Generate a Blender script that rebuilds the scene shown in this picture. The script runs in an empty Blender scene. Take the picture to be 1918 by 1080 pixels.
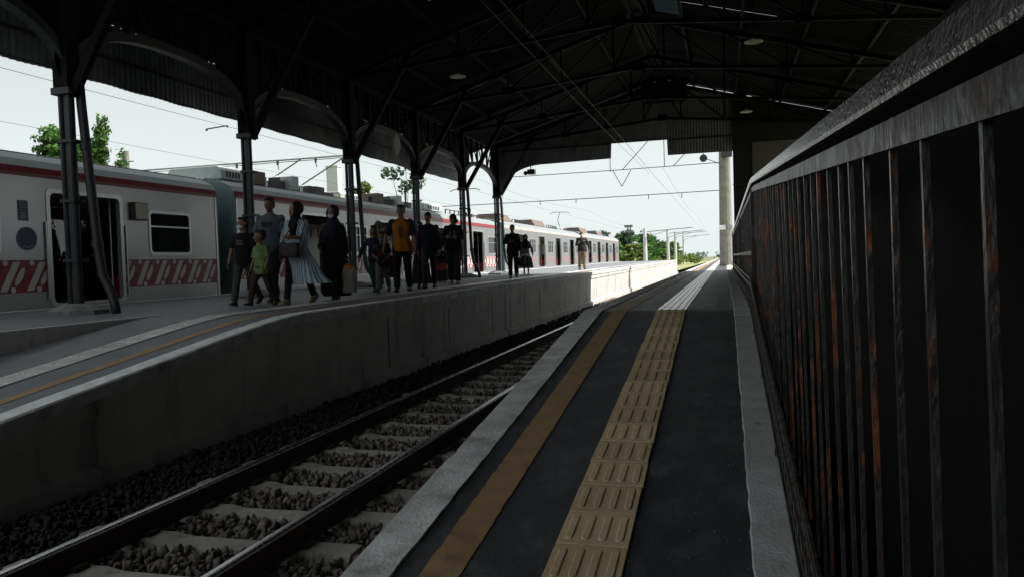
import bpy, math, random
import numpy as np
from mathutils import Vector, Matrix, noise as mnoise

R = random.Random(7)
NR = np.random.default_rng(7)
SC = bpy.context.scene
COL = SC.collection

# ------------------------------------------------------------------ camera
cam_d = bpy.data.cameras.new('camera')
cam = bpy.data.objects.new('camera', cam_d)
COL.objects.link(cam)
SC.camera = cam
cam_d.sensor_width = 36.0
cam_d.lens = 1439.9 / 1918 * 36.0
cam_d.clip_start = 0.05
cam_d.clip_end = 6000
YAW, PITCH, ROLL = 0.2708, 0.0337, 0.0312
_F = Vector((-math.sin(YAW) * math.cos(PITCH), math.cos(YAW) * math.cos(PITCH), -math.sin(PITCH)))
_R0 = Vector((math.cos(YAW), math.sin(YAW), 0))
_U0 = _R0.cross(_F)
_Rt = _R0 * math.cos(ROLL) - _U0 * math.sin(ROLL)
_Up = _R0 * math.sin(ROLL) + _U0 * math.cos(ROLL)
cam.matrix_world = Matrix(((_Rt.x, _Up.x, -_F.x, 0), (_Rt.y, _Up.y, -_F.y, 0), (_Rt.z, _Up.z, -_F.z, 0), (0, 0, 0, 1)))

# ------------------------------------------------------------------ light
SUN_EL, SUN_ROT = math.radians(52), math.radians(77)
world = bpy.data.worlds.new('World')
SC.world = world
world.use_nodes = True
nt = world.node_tree
nt.nodes.clear()
wo = nt.nodes.new('ShaderNodeOutputWorld')
bg = nt.nodes.new('ShaderNodeBackground')
sky = nt.nodes.new('ShaderNodeTexSky')
sky.sky_type = 'NISHITA'
sky.sun_disc = False
sky.sun_elevation = SUN_EL
sky.sun_rotation = SUN_ROT
sky.dust_density = 4.0
sky.air_density = 1.0
hsv = nt.nodes.new('ShaderNodeHueSaturation')
hsv.inputs['Saturation'].default_value = 0.12
mixs = nt.nodes.new('ShaderNodeMix')
mixs.data_type = 'RGBA'
mixs.inputs[0].default_value = 0.72            # thin bright overcast veil over the clear sky
geo_w = nt.nodes.new('ShaderNodeTexCoord')
sep_w = nt.nodes.new('ShaderNodeSeparateXYZ')
nt.links.new(geo_w.outputs['Generated'], sep_w.inputs[0])
rmp = nt.nodes.new('ShaderNodeMapRange')            # haze brightens gently towards the horizon
rmp.interpolation_type = 'SMOOTHSTEP'
rmp.inputs[1].default_value = -0.02
rmp.inputs[2].default_value = 0.30
rmp.inputs[3].default_value = 1.32
rmp.inputs[4].default_value = 0.93
nt.links.new(sep_w.outputs[2], rmp.inputs[0])
veil = nt.nodes.new('ShaderNodeVectorMath')
veil.operation = 'SCALE'
veil.inputs[0].default_value = (5.55, 6.0, 6.02)
nt.links.new(rmp.outputs[0], veil.inputs['Scale'])
nt.links.new(veil.outputs[0], mixs.inputs[7])
bg.inputs['Strength'].default_value = 0.074
nt.links.new(sky.outputs[0], hsv.inputs['Color'])
nt.links.new(hsv.outputs[0], mixs.inputs[6])
nt.links.new(mixs.outputs[2], bg.inputs['Color'])
nt.links.new(bg.outputs[0], wo.inputs['Surface'])

sun_d = bpy.data.lights.new('sun', 'SUN')
sun_d.energy = 4.4
sun_d.angle = math.radians(0.6)
sun_d.color = (1.0, 0.95, 0.87)
sun = bpy.data.objects.new('sun', sun_d)
COL.objects.link(sun)
_sd = Vector((math.sin(SUN_ROT) * math.cos(SUN_EL), math.cos(SUN_ROT) * math.cos(SUN_EL), math.sin(SUN_EL)))
sun.rotation_euler = _sd.to_track_quat('Z', 'Y').to_euler()
sun.location = (30, 0, 40)

SC.view_settings.view_transform = 'Standard'
SC.view_settings.look = 'None'
SC.view_settings.exposure = 1.02
SC.view_settings.gamma = 1.0
SC.view_settings.use_curve_mapping = False
SC.cycles.use_denoising = True
SC.cycles.max_bounces = 8
SC.cycles.diffuse_bounces = 4
SC.cycles.glossy_bounces = 4
SC.cycles.caustics_reflective = False
SC.cycles.caustics_refractive = False

# ------------------------------------------------------------------ materials
MATS = {}


def mat(name, col, rough=0.7, metal=0.0, var=0.25, scale=6.0, bump=0.0, bscale=40.0, col2=None, thr=None, soft=0.08,
        rand=0.0, stretch=(1, 1, 1), spec=0.5, scale2=5.0, alpha=None):
    """procedural surface: base colour with noise, optional second colour in patches, per-object variation, bump"""
    if name in MATS:
        return MATS[name]
    m = bpy.data.materials.new(name)
    m.use_nodes = True
    t = m.node_tree
    b = t.nodes['Principled BSDF']
    b.inputs['Roughness'].default_value = rough
    b.inputs['Metallic'].default_value = metal
    b.inputs['Specular IOR Level'].default_value = spec
    tc = t.nodes.new('ShaderNodeTexCoord')
    mp = t.nodes.new('ShaderNodeMapping')
    mp.inputs['Scale'].default_value = stretch
    t.links.new(tc.outputs['Object'], mp.inputs[0])
    n = t.nodes.new('ShaderNodeTexNoise')
    n.inputs['Scale'].default_value = scale
    n.inputs['Detail'].default_value = 6
    n.inputs['Roughness'].default_value = 0.62
    t.links.new(mp.outputs[0], n.inputs['Vector'])
    r = t.nodes.new('ShaderNodeMapRange')
    r.inputs[1].default_value = 0.25
    r.inputs[2].default_value = 0.75
    r.inputs[3].default_value = 1 - var
    r.inputs[4].default_value = 1 + var
    t.links.new(n.outputs[0], r.inputs[0])
    src = None
    if col2 is not None:
        n2 = t.nodes.new('ShaderNodeTexNoise')
        n2.inputs['Scale'].default_value = scale2
        n2.inputs['Detail'].default_value = 8
        n2.inputs['Roughness'].default_value = 0.68
        t.links.new(mp.outputs[0], n2.inputs['Vector'])
        r2 = t.nodes.new('ShaderNodeMapRange')
        r2.inputs[1].default_value = thr - soft
        r2.inputs[2].default_value = thr + soft
        t.links.new(n2.outputs[0], r2.inputs[0])
        mx = t.nodes.new('ShaderNodeMix')
        mx.data_type = 'RGBA'
        mx.inputs[6].default_value = (*col, 1)
        mx.inputs[7].default_value = (*col2, 1)
        t.links.new(r2.outputs[0], mx.inputs[0])
        src = mx.outputs[2]
    mul = t.nodes.new('ShaderNodeMix')
    mul.data_type = 'RGBA'
    mul.blend_type = 'MULTIPLY'
    mul.inputs[0].default_value = 1
    if src is None:
        mul.inputs[6].default_value = (*col, 1)
    else:
        t.links.new(src, mul.inputs[6])
    if rand > 0:
        oi = t.nodes.new('ShaderNodeObjectInfo')
        rr = t.nodes.new('ShaderNodeMapRange')
        rr.inputs[3].default_value = 1 - rand
        rr.inputs[4].default_value = 1 + rand
        t.links.new(oi.outputs['Random'], rr.inputs[0])
        mm = t.nodes.new('ShaderNodeMath')
        mm.operation = 'MULTIPLY'
        t.links.new(r.outputs[0], mm.inputs[0])
        t.links.new(rr.outputs[0], mm.inputs[1])
        t.links.new(mm.outputs[0], mul.inputs[7])
    else:
        t.links.new(r.outputs[0], mul.inputs[7])
    t.links.new(mul.outputs[2], b.inputs['Base Color'])
    # roughness variation
    rv = t.nodes.new('ShaderNodeMapRange')
    rv.inputs[1].default_value = 0.3
    rv.inputs[2].default_value = 0.7
    rv.inputs[3].default_value = max(0.02, rough * 0.8)
    rv.inputs[4].default_value = min(1, rough * 1.2)
    t.links.new(n.outputs[0], rv.inputs[0])
    if var > 0.1:
        t.links.new(rv.outputs[0], b.inputs['Roughness'])
    if bump > 0:
        nb = t.nodes.new('ShaderNodeTexNoise')
        nb.inputs['Scale'].default_value = bscale
        nb.inputs['Detail'].default_value = 5
        t.links.new(mp.outputs[0], nb.inputs['Vector'])
        bp = t.nodes.new('ShaderNodeBump')
        bp.inputs['Strength'].default_value = bump
        bp.inputs['Distance'].default_value = 0.01
        t.links.new(nb.outputs[0], bp.inputs['Height'])
        t.links.new(bp.outputs[0], b.inputs['Normal'])
    if alpha is not None:
        b.inputs['Alpha'].default_value = alpha
    MATS[name] = m
    return m


M_asphalt = mat('asphalt', (0.034, 0.035, 0.041), 0.5, var=0.6, scale=5.0, bump=0.6, bscale=160, col2=(0.12, 0.12, 0.125), thr=0.63, soft=0.14, scale2=3.6, stretch=(1.6, 0.8, 1))
M_asphalt_l = mat('worn_grey_asphalt', (0.15, 0.16, 0.178), 0.55, var=0.35, scale=3.0, bump=0.4, bscale=120, col2=(0.20, 0.208, 0.22), thr=0.6, soft=0.12, scale2=2)
M_conc = mat('concrete', (0.25, 0.245, 0.235), 0.85, var=0.3, scale=4, bump=0.4, bscale=70, col2=(0.13, 0.13, 0.125), thr=0.6, soft=0.15)
M_kerb = mat('kerb_concrete', (0.50, 0.51, 0.51), 0.85, var=0.25, scale=5, bump=0.5, bscale=60, rand=0.12, col2=(0.18, 0.18, 0.178), thr=0.66, soft=0.06, scale2=9)
M_lip = mat('edge_concrete', (0.62, 0.625, 0.62), 0.82, var=0.3, scale=5, bump=0.55, bscale=55, rand=0.14, col2=(0.24, 0.24, 0.235), thr=0.62, soft=0.12, scale2=4)
M_lip_white = mat('white_edge_paint', (0.78, 0.80, 0.80), 0.7, var=0.25, scale=8, col2=(0.4, 0.4, 0.4), thr=0.64, scale2=10)
M_yellow = mat('yellow_line_paint', (0.36, 0.235, 0.115), 0.6, var=0.3, scale=7, bump=0.4, bscale=120, col2=(0.22, 0.13, 0.06), thr=0.62, soft=0.14, scale2=6)
M_tile = mat('tactile_yellow', (0.70, 0.52, 0.28), 0.5, var=0.22, scale=9, bump=0.25, bscale=90, rand=0.2, col2=(0.52, 0.43, 0.31), thr=0.56, soft=0.16, scale2=5)
M_tile_pale = mat('tactile_pale_glare', (0.74, 0.73, 0.70), 0.22, var=0.2, scale=9, bump=0.2, bscale=80, rand=0.08)  # pale colour partly stands in for sky glare on the tiles
M_wall = None
M_rail = mat('rail_steel', (0.72, 0.73, 0.76), 0.26, 1.0, var=0.15, scale=20)
M_rail_rust = mat('rail_rust', (0.055, 0.035, 0.026), 0.85, var=0.4, scale=20)
M_sleeper = mat('sleeper_concrete', (0.38, 0.355, 0.32), 0.9, var=0.25, scale=9, bump=0.4, rand=0.15, col2=(0.15, 0.14, 0.125), thr=0.62, scale2=8)
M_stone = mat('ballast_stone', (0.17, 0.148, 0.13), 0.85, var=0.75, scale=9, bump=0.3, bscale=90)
M_shade_stone = mat('shade_dark_stone', (0.022, 0.020, 0.018), 0.8, var=0.7, scale=9)  # pit shade painted as a near-black copy of the ballast stone
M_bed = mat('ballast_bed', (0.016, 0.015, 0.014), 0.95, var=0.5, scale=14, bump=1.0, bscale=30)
M_ground = mat('ground_earth', (0.16, 0.155, 0.10), 0.95, var=0.4, scale=0.6, col2=(0.10, 0.12, 0.045), thr=0.5, soft=0.1, scale2=0.25)
M_grass = mat('dry_grass', (0.22, 0.23, 0.09), 0.95, var=0.4, scale=1.0)
M_iron = mat('painted_iron', (0.030, 0.034, 0.039), 0.5, 0.0, var=0.3, scale=12, bump=0.15, bscale=60)
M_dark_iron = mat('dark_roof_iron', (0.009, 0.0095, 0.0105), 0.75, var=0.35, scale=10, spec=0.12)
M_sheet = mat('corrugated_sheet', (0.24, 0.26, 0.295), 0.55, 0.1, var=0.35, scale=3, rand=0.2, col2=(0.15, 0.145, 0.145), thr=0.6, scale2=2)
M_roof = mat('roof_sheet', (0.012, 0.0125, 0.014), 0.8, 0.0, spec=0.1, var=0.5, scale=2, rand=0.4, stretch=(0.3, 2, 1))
M_plinth = mat('column_plinth', (0.20, 0.215, 0.21), 0.85, var=0.3, scale=9, bump=0.5, bscale=50, col2=(0.09, 0.09, 0.085), thr=0.6)
M_fence = mat('fence_rusty_paint', (0.032, 0.034, 0.035), 0.34, 0.0, var=0.4, scale=16, bump=0.5, bscale=70, col2=(0.29, 0.078, 0.022), thr=0.585, soft=0.05, scale2=11, stretch=(1, 1, 0.35))
M_handrail = mat('handrail_gloss_paint', (0.082, 0.076, 0.075), 0.16, 0.0, var=0.4, scale=12, bump=0.45, bscale=90, col2=(0.06, 0.035, 0.025), thr=0.66, soft=0.06, scale2=9, spec=0.7)
M_flatbar = mat('flat_bar_worn', (0.075, 0.086, 0.088), 0.4, 0.0, var=0.5, scale=14, bump=0.5, bscale=60, col2=(0.026, 0.013, 0.008), thr=0.47, soft=0.06, scale2=14, stretch=(1, 1, 0.4))
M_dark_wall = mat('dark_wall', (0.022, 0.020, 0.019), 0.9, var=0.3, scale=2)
M_void_board = mat('dark_void_board', (0.006, 0.0055, 0.005), 0.9, var=0.5, scale=3, spec=0.15)  # near-black so the screen behind the fence reads as deep shade
M_grey_board = mat('grey_wall_board', (0.17, 0.155, 0.145), 0.9, var=0.15, scale=1.5)
M_steel = mat('train_stainless', (0.31, 0.313, 0.315), 0.33, 0.72, var=0.06, scale=1.2)
M_train_roof = mat('train_roof_grey', (0.20, 0.225, 0.24), 0.6, var=0.25, scale=4, bump=0.1)
M_train_rib = mat('train_roof_rib', (0.25, 0.27, 0.28), 0.55, var=0.2, scale=6)
M_red = mat('train_red', (0.20, 0.012, 0.018), 0.4, var=0.15, scale=4)
M_overlit_red = mat('overlit_pink_print', (0.42, 0.20, 0.19), 0.6, var=0.2)  # livery red bleached in the colour to imitate sunlit overexposure
M_overlit_stripe = mat('overlit_grey_stripe', (0.40, 0.36, 0.35), 0.6, var=0.15)  # red cantrail washed out in colour, as if overexposed by sun
M_maroon = mat('batik_maroon', (0.23, 0.018, 0.026), 0.45, var=0.2, scale=5)
M_batik_white = mat('batik_white', (0.66, 0.64, 0.62), 0.5, var=0.15, scale=5)
M_car_end = mat('car_end_blue_grey', (0.145, 0.20, 0.215), 0.45, var=0.15, scale=3)
M_rubber = mat('black_rubber', (0.012, 0.012, 0.013), 0.7)
M_frame_alu = mat('window_aluminium', (0.45, 0.46, 0.47), 0.35, 0.8, var=0.1)
M_int_wall = mat('car_interior_cream', (0.42, 0.41, 0.35), 0.7, var=0.1)
M_int_floor = mat('car_interior_floor', (0.08, 0.08, 0.08), 0.6)
M_int_red = mat('seat_red', (0.25, 0.02, 0.02), 0.8)
M_handle_yellow = mat('handle_yellow', (0.65, 0.35, 0.02), 0.5)
M_blue_mark = mat('blue_emblem', (0.035, 0.065, 0.125), 0.5, var=0.15)
M_poster = mat('sign_paper', (0.25, 0.26, 0.28), 0.6, var=0.3, scale=25)
M_display = mat('display_panel_cream', (0.62, 0.58, 0.46), 0.5, var=0.1)
M_ac = mat('ac_unit_grey', (0.38, 0.42, 0.42), 0.6, var=0.15)
M_ac_dark = mat('ac_grille_dark', (0.05, 0.05, 0.05), 0.7)
M_brown_box = mat('roof_box_brown', (0.13, 0.105, 0.088), 0.8, var=0.25)
M_wire = mat('wire_dark', (0.03, 0.03, 0.032), 0.6)
M_galv = mat('galvanised_steel', (0.22, 0.23, 0.24), 0.5, 0.6)
M_pole = mat('concrete_pole', (0.22, 0.222, 0.195), 0.9, var=0.25, scale=5, bump=0.4, col2=(0.16, 0.165, 0.12), thr=0.58, scale2=3)
M_pole_white = mat('pale_pole', (0.62, 0.63, 0.63), 0.8, var=0.1)
M_bark = mat('bark', (0.10, 0.075, 0.05), 0.95, var=0.4, scale=14, bump=0.8)
M_black = mat('black_plastic', (0.012, 0.012, 0.013), 0.4)
M_lamp = mat('lamp_disc_white', (0.62, 0.60, 0.55), 0.5, var=0.05)
M_white_tag = mat('white_tag', (0.8, 0.8, 0.8), 0.6)
M_pale_disc = mat('pale_disc', (0.30, 0.31, 0.32), 0.6)
M_pot = mat('black_pot', (0.02, 0.019, 0.018), 0.6)
M_pot_rim = mat('pot_rim_terracotta', (0.20, 0.05, 0.03), 0.7)
M_bright_paving = mat('pale_paving', (0.55, 0.54, 0.51), 0.85, var=0.2, scale=3)


def leaf_mat(name, c1, c2):
    m = mat(name, c1, 0.55, var=0.45, scale=0.9, col2=c2, thr=0.5, soft=0.15, scale2=0.7)
    t = m.node_tree
    b = t.nodes['Principled BSDF']
    tr = t.nodes.new('ShaderNodeBsdfTranslucent')
    ms = t.nodes.new('ShaderNodeMixShader')
    ms.inputs[0].default_value = 0.35
    src = b.inputs['Base Color'].links[0].from_socket
    t.links.new(src, tr.inputs[0])
    out = t.nodes['Material Output']
    t.links.new(b.outputs[0], ms.inputs[1])
    t.links.new(tr.outputs[0], ms.inputs[2])
    t.links.new(ms.outputs[0], out.inputs['Surface'])
    return m


M_leaf = leaf_mat('leaf_green', (0.045, 0.13, 0.025), (0.08, 0.19, 0.035))
M_leaf2 = leaf_mat('leaf_yellow_green', (0.10, 0.17, 0.035), (0.17, 0.21, 0.05))
M_leaf3 = leaf_mat('leaf_dark_green', (0.03, 0.075, 0.035), (0.05, 0.10, 0.04))
M_leaf_red = leaf_mat('leaf_dark_red', (0.08, 0.02, 0.02), (0.03, 0.05, 0.02))

# glass
M_glass = bpy.data.materials.new('train_glass')
M_glass.use_nodes = True
_t = M_glass.node_tree
_b = _t.nodes['Principled BSDF']
_b.inputs['Base Color'].default_value = (0.02, 0.025, 0.025, 1)
_b.inputs['Roughness'].default_value = 0.06
_b.inputs['Alpha'].default_value = 0.72

M_sky_sheet = bpy.data.materials.new('skylight_sheet')
M_sky_sheet.use_nodes = True
_t = M_sky_sheet.node_tree
_tr = _t.nodes.new('ShaderNodeBsdfTranslucent')
_tr.inputs[0].default_value = (0.003, 0.004, 0.005, 1)
_t.links.new(_tr.outputs[0], _t.nodes['Material Output'].inputs['Surface'])


def wall_material():
    """stained rendered platform wall: vertical run marks, damp foot, joints stay geometry"""
    m = bpy.data.materials.new('stained_platform_wall')
    m.use_nodes = True
    t = m.node_tree
    b = t.nodes['Principled BSDF']
    b.inputs['Roughness'].default_value = 0.88
    tc = t.nodes.new('ShaderNodeTexCoord')

    def nz(scale, st, det=6):
        mp = t.nodes.new('ShaderNodeMapping')
        mp.inputs['Scale'].default_value = st
        t.links.new(tc.outputs['Object'], mp.inputs[0])
        n = t.nodes.new('ShaderNodeTexNoise')
        n.inputs['Scale'].default_value = scale
        n.inputs['Detail'].default_value = det
        n.inputs['Roughness'].default_value = 0.65
        t.links.new(mp.outputs[0], n.inputs['Vector'])
        return n.outputs[0]

    def rng(s, a, c, lo=0.0, hi=1.0):
        r = t.nodes.new('ShaderNodeMapRange')
        r.inputs[1].default_value = a
        r.inputs[2].default_value = c
        r.inputs[3].default_value = lo
        r.inputs[4].default_value = hi
        t.links.new(s, r.inputs[0])
        return r.outputs[0]

    def mx(a, bcol, f):
        n = t.nodes.new('ShaderNodeMix')
        n.data_type = 'RGBA'
        if isinstance(a, tuple):
            n.inputs[6].default_value = (*a, 1)
        else:
            t.links.new(a, n.inputs[6])
        n.inputs[7].default_value = (*bcol, 1)
        t.links.new(f, n.inputs[0])
        return n.outputs[2]

    base = mx((0.60, 0.565, 0.54), (0.44, 0.42, 0.40), rng(nz(1.1, (1, 1, 1)), 0.4, 0.62))
    streak = mx(base, (0.14, 0.133, 0.125), rng(nz(2.2, (1, 1.4, 0.14), 7), 0.55, 0.72, 0, 0.85))
    blot = mx(streak, (0.66, 0.63, 0.60), rng(nz(3.0, (1, 1, 0.5)), 0.6, 0.7, 0, 0.5))
    rust = mx(blot, (0.30, 0.12, 0.035), rng(nz(0.8, (1, 1.6, 0.3), 5), 0.70, 0.76, 0, 0.7))
    t.links.new(rust, b.inputs['Base Color'])
    bp = t.nodes.new('ShaderNodeBump')
    bp.inputs['Strength'].default_value = 0.5
    bp.inputs['Distance'].default_value = 0.012
    t.links.new(nz(18, (1, 1, 1)), bp.inputs['Height'])
    t.links.new(bp.outputs[0], b.inputs['Normal'])
    return m


M_wall = wall_material()


# ------------------------------------------------------------------ mesh helpers
class MB:
    def __init__(self):
        self.v, self.f, self.mi, self.mats = [], [], [], []

    def m(self, material):
        if material not in self.mats:
            self.mats.append(material)
        return self.mats.index(material)

    def add(self, vs, fs, material):
        o = len(self.v)
        k = self.m(material)
        self.v.extend([tuple(p) for p in vs])
        for f in fs:
            self.f.append([i + o for i in f])
            self.mi.append(k)

    def box(self, a, b, material, M=None):
        x0, y0, z0 = a
        x1, y1, z1 = b
        vs = [(x0, y0, z0), (x1, y0, z0), (x1, y1, z0), (x0, y1, z0), (x0, y0, z1), (x1, y0, z1), (x1, y1, z1), (x0, y1, z1)]
        if M is not None:
            vs = [M @ Vector(p) for p in vs]
        self.add(vs, [(0, 3, 2, 1), (4, 5, 6, 7), (0, 1, 5, 4), (1, 2, 6, 5), (2, 3, 7, 6), (3, 0, 4, 7)], material)

    def bar(self, p, q, w, h, material, up=(0, 0, 1)):
        p, q = Vector(p), Vector(q)
        d = q - p
        L = d.length
        d.normalize()
        u = Vector(up)
        s = d.cross(u)
        if s.length < 1e-4:
            s = d.cross(Vector((1, 0, 0)))
        s.normalize()
        u = s.cross(d)
        vs = []
        for c in (p, q):
            for a, b in ((-1, -1), (1, -1), (1, 1), (-1, 1)):
                vs.append(c + s * (a * w / 2) + u * (b * h / 2))
        self.add(vs, [(0, 3, 2, 1)[::-1], (4, 5, 6, 7)[::-1], (0, 1, 5, 4)[::-1], (1, 2, 6, 5)[::-1], (2, 3, 7, 6)[::-1], (3, 0, 4, 7)[::-1]], material)

    def tube(self, pts, r, material, n=8, caps=True):
        pts = [Vector(p) for p in pts]
        rs = r if isinstance(r, (list, tuple)) else [r] * len(pts)
        o = len(self.v)
        k = self.m(material)
        prev = None
        for i, p in enumerate(pts):
            d = (pts[min(i + 1, len(pts) - 1)] - pts[max(i - 1, 0)]).normalized()
            if prev is None:
                a = d.cross(Vector((0, 0, 1)))
                if a.length < 1e-3:
                    a = d.cross(Vector((1, 0, 0)))
            else:
                a = prev - d * prev.dot(d)
            a.normalize()
            prev = a
            b = d.cross(a)
            for j in range(n):
                t = 2 * math.pi * j / n
                self.v.append(tuple(p + (a * math.cos(t) + b * math.sin(t)) * rs[i]))
        for i in range(len(pts) - 1):
            for j in range(n):
                j2 = (j + 1) % n
                self.f.append([o + i * n + j, o + i * n + j2, o + (i + 1) * n + j2, o + (i + 1) * n + j])
                self.mi.append(k)
        if caps:
            self.f.append([o + j for j in range(n)][::-1])
            self.mi.append(k)
            self.f.append([o + (len(pts) - 1) * n + j for j in range(n)])
            self.mi.append(k)

    def loft(self, rings, material, cap=True):
        n = len(rings[0])
        o = len(self.v)
        k = self.m(material)
        for r_ in rings:
            self.v.extend([tuple(p) for p in r_])
        for i in range(len(rings) - 1):
            for j in range(n):
                j2 = (j + 1) % n
                self.f.append([o + i * n + j, o + i * n + j2, o + (i + 1) * n + j2, o + (i + 1) * n + j])
                self.mi.append(k)
        if cap:
            self.f.append([o + j for j in range(n)][::-1])
            self.f.append([o + (len(rings) - 1) * n + j for j in range(n)])
            self.mi += [k, k]

    def ball(self, c, r, material, M=None, nu=14, nv=9):
        rx, ry, rz = (r, r, r) if not isinstance(r, (tuple, list)) else r
        vs, fs = [], []
        vs.append(Vector((0, 0, -rz)))
        for i in range(1, nv):
            ph = -math.pi / 2 + math.pi * i / nv
            for j in range(nu):
                th = 2 * math.pi * j / nu
                vs.append(Vector((rx * math.cos(ph) * math.cos(th), ry * math.cos(ph) * math.sin(th), rz * math.sin(ph))))
        vs.append(Vector((0, 0, rz)))
        for j in range(nu):
            fs.append((0, 1 + (j + 1) % nu, 1 + j))
        for i in range(nv - 2):
            for j in range(nu):
                a = 1 + i * nu + j
                b = 1 + i * nu + (j + 1) % nu
                fs.append((a, b, b + nu, a + nu))
        top = len(vs) - 1
        s = 1 + (nv - 2) * nu
        for j in range(nu):
            fs.append((s + j, s + (j + 1) % nu, top))
        c = Vector(c)
        vs = [(M @ v if M is not None else v) + c for v in vs]
        self.add(vs, fs, material)

    def disc_x(self, x, cy, cz, r, material, n=14, t=0.004):
        """thin disc facing +x"""
        a = [(x - t, cy + r * math.cos(2 * math.pi * i / n), cz + r * math.sin(2 * math.pi * i / n)) for i in range(n)]
        b = [(x, p[1], p[2]) for p in a]
        self.loft([a, b], material)

    def prism_x(self, poly, x0, x1, material):
        """polygon in (y,z) extruded from x0 to x1"""
        self.loft([[(x0, y, z) for y, z in poly], [(x1, y, z) for y, z in poly]], material)

    def prism_y(self, poly, y0, y1, material):
        self.loft([[(x, y0, z) for x, z in poly][::-1], [(x, y1, z) for x, z in poly][::-1]], material)

    def mesh(self, name, smooth=False):
        me = bpy.data.meshes.new(name)
        me.from_pydata(self.v, [], self.f)
        for mm in self.mats:
            me.materials.append(mm)
        me.polygons.foreach_set('material_index', self.mi)
        if smooth:
            me.polygons.foreach_set('use_smooth', [True] * len(self.f))
        me.update()
        return me

    def build(self, name, parent=None, smooth=False, bevel=0.0):
        return link(name, self.mesh(name, smooth), parent, bevel)


def link(name, me, parent=None, bevel=0.0):
    o = bpy.data.objects.new(name, me)
    COL.objects.link(o)
    if parent is not None:
        o.parent = parent
    if bevel > 0:
        b = o.modifiers.new('bevel', 'BEVEL')
        b.width = bevel
        b.segments = 2
        b.limit_method = 'ANGLE'
        b.angle_limit = math.radians(40)
    return o


def tag(o, label=None, cat=None, group=None, kind=None):
    if label:
        o['label'] = label
    if cat:
        o['category'] = cat
    if group:
        o['group'] = group
    if kind:
        o['kind'] = kind
    return o


def thing(name, label, cat, loc=(0, 0, 0), rz=0.0, group=None):
    o = bpy.data.objects.new(name, None)
    COL.objects.link(o)
    o.location = loc
    o.rotation_euler = (0, 0, rz)
    o.empty_display_size = 0.2
    return tag(o, label, cat, group)


def copy_tree(o, loc=None, parent=None):
    c = o.copy()
    COL.objects.link(c)
    if parent is not None:
        c.parent = parent
    if loc is not None:
        c.location = loc
    for ch in list(o.children):
        copy_tree(ch, None, c)
    return c


# ------------------------------------------------------------------ levels
def zr(y):                       # right platform surface
    if y >= 8.14:
        return -0.553
    return max(-0.553 - 0.1199 * (8.14 - y), -1.60)


def zl(y):                       # left platform surface on its track side
    if y >= 8.4:
        return -0.553 + 0.0032 * (y - 8.4)
    t = 8.4 - y
    return -0.553 - (0.13 * t - 0.13 * 0.45 * (1 - math.exp(-t / 0.45)))


def zh(y):                       # left platform, high side along the train
    return -0.553 + 0.0032 * max(0, y - 8.4)


Z_RAIL = -1.551
HALL_END = 30.5

# ------------------------------------------------------------------ ground
g = MB()
S = 3000
g.add([(-S, -S, -1.98), (S, -S, -1.98), (S, S, -1.98), (-S, S, -1.98)], [(0, 1, 2, 3)], M_ground)
tag(g.build('ground'), kind='structure')

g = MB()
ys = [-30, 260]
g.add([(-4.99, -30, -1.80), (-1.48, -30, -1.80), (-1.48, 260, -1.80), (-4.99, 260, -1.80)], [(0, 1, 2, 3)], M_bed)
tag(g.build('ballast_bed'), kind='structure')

g = MB()
gv = []
g.add([(-16, 88, -1.3), (-5.0, 88, -1.45), (-4.6, 260, -1.6), (-26, 260, -1.0)], [(0, 1, 2, 3)], M_grass)
tag(g.build('grass_verge'), kind='structure')


def strip(mb, prof, ys, zf, dz, material, jit=0.0):
    """ribbon along the track between x0 and x1 with a slightly ragged outline"""
    x0, x1 = prof
    n = len(ys)
    vs, fs = [], []
    for y in ys:
        vs.append((x0 + R.uniform(-jit, jit), y, zf(y) + dz))
        vs.append((x1 + R.uniform(-jit, jit), y, zf(y) + dz))
    for i in range(n - 1):
        fs.append((2 * i, 2 * i + 1, 2 * i + 3, 2 * i + 2))
    mb.add(vs, fs, material)


def yrange(a, b, near=0.12, far=2.0, cut=14):
    out = [a]
    y = a
    while y < b - 1e-6:
        y += near if y < cut else min(far, near + (y - cut) * 0.06)
        out.append(min(y, b))
    return out


# ---- right platform
right_platform = tag(bpy.data.objects.new('right_platform', None), kind='structure')
COL.objects.link(right_platform)
b = MB()
yy = [-30, -3.6, -0.59, 1, 2, 3, 4, 5, 6, 7, 8.14, 12, 20, 30, 60, 120, 260]
prof = []
for y in yy:
    prof.append([(-1.46, y, -1.95), (-1.46, y, zr(y)), (0.27, y, zr(y)), (0.27, y, -1.95)])
b.loft(prof, M_conc, cap=True)
b.build('platform_body', right_platform)
ysr = yrange(-6, 140)
b = MB()
strip(b, (-1.272, 0.085), ysr, zr, 0.004, M_asphalt, 0.010)
b.build('asphalt', right_platform)
b = MB()
strip(b, (-1.165, -1.005), yrange(-2, 140, .045), zr, 0.008, M_yellow, 0.0035)
b.build('yellow_line', right_platform)
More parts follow.
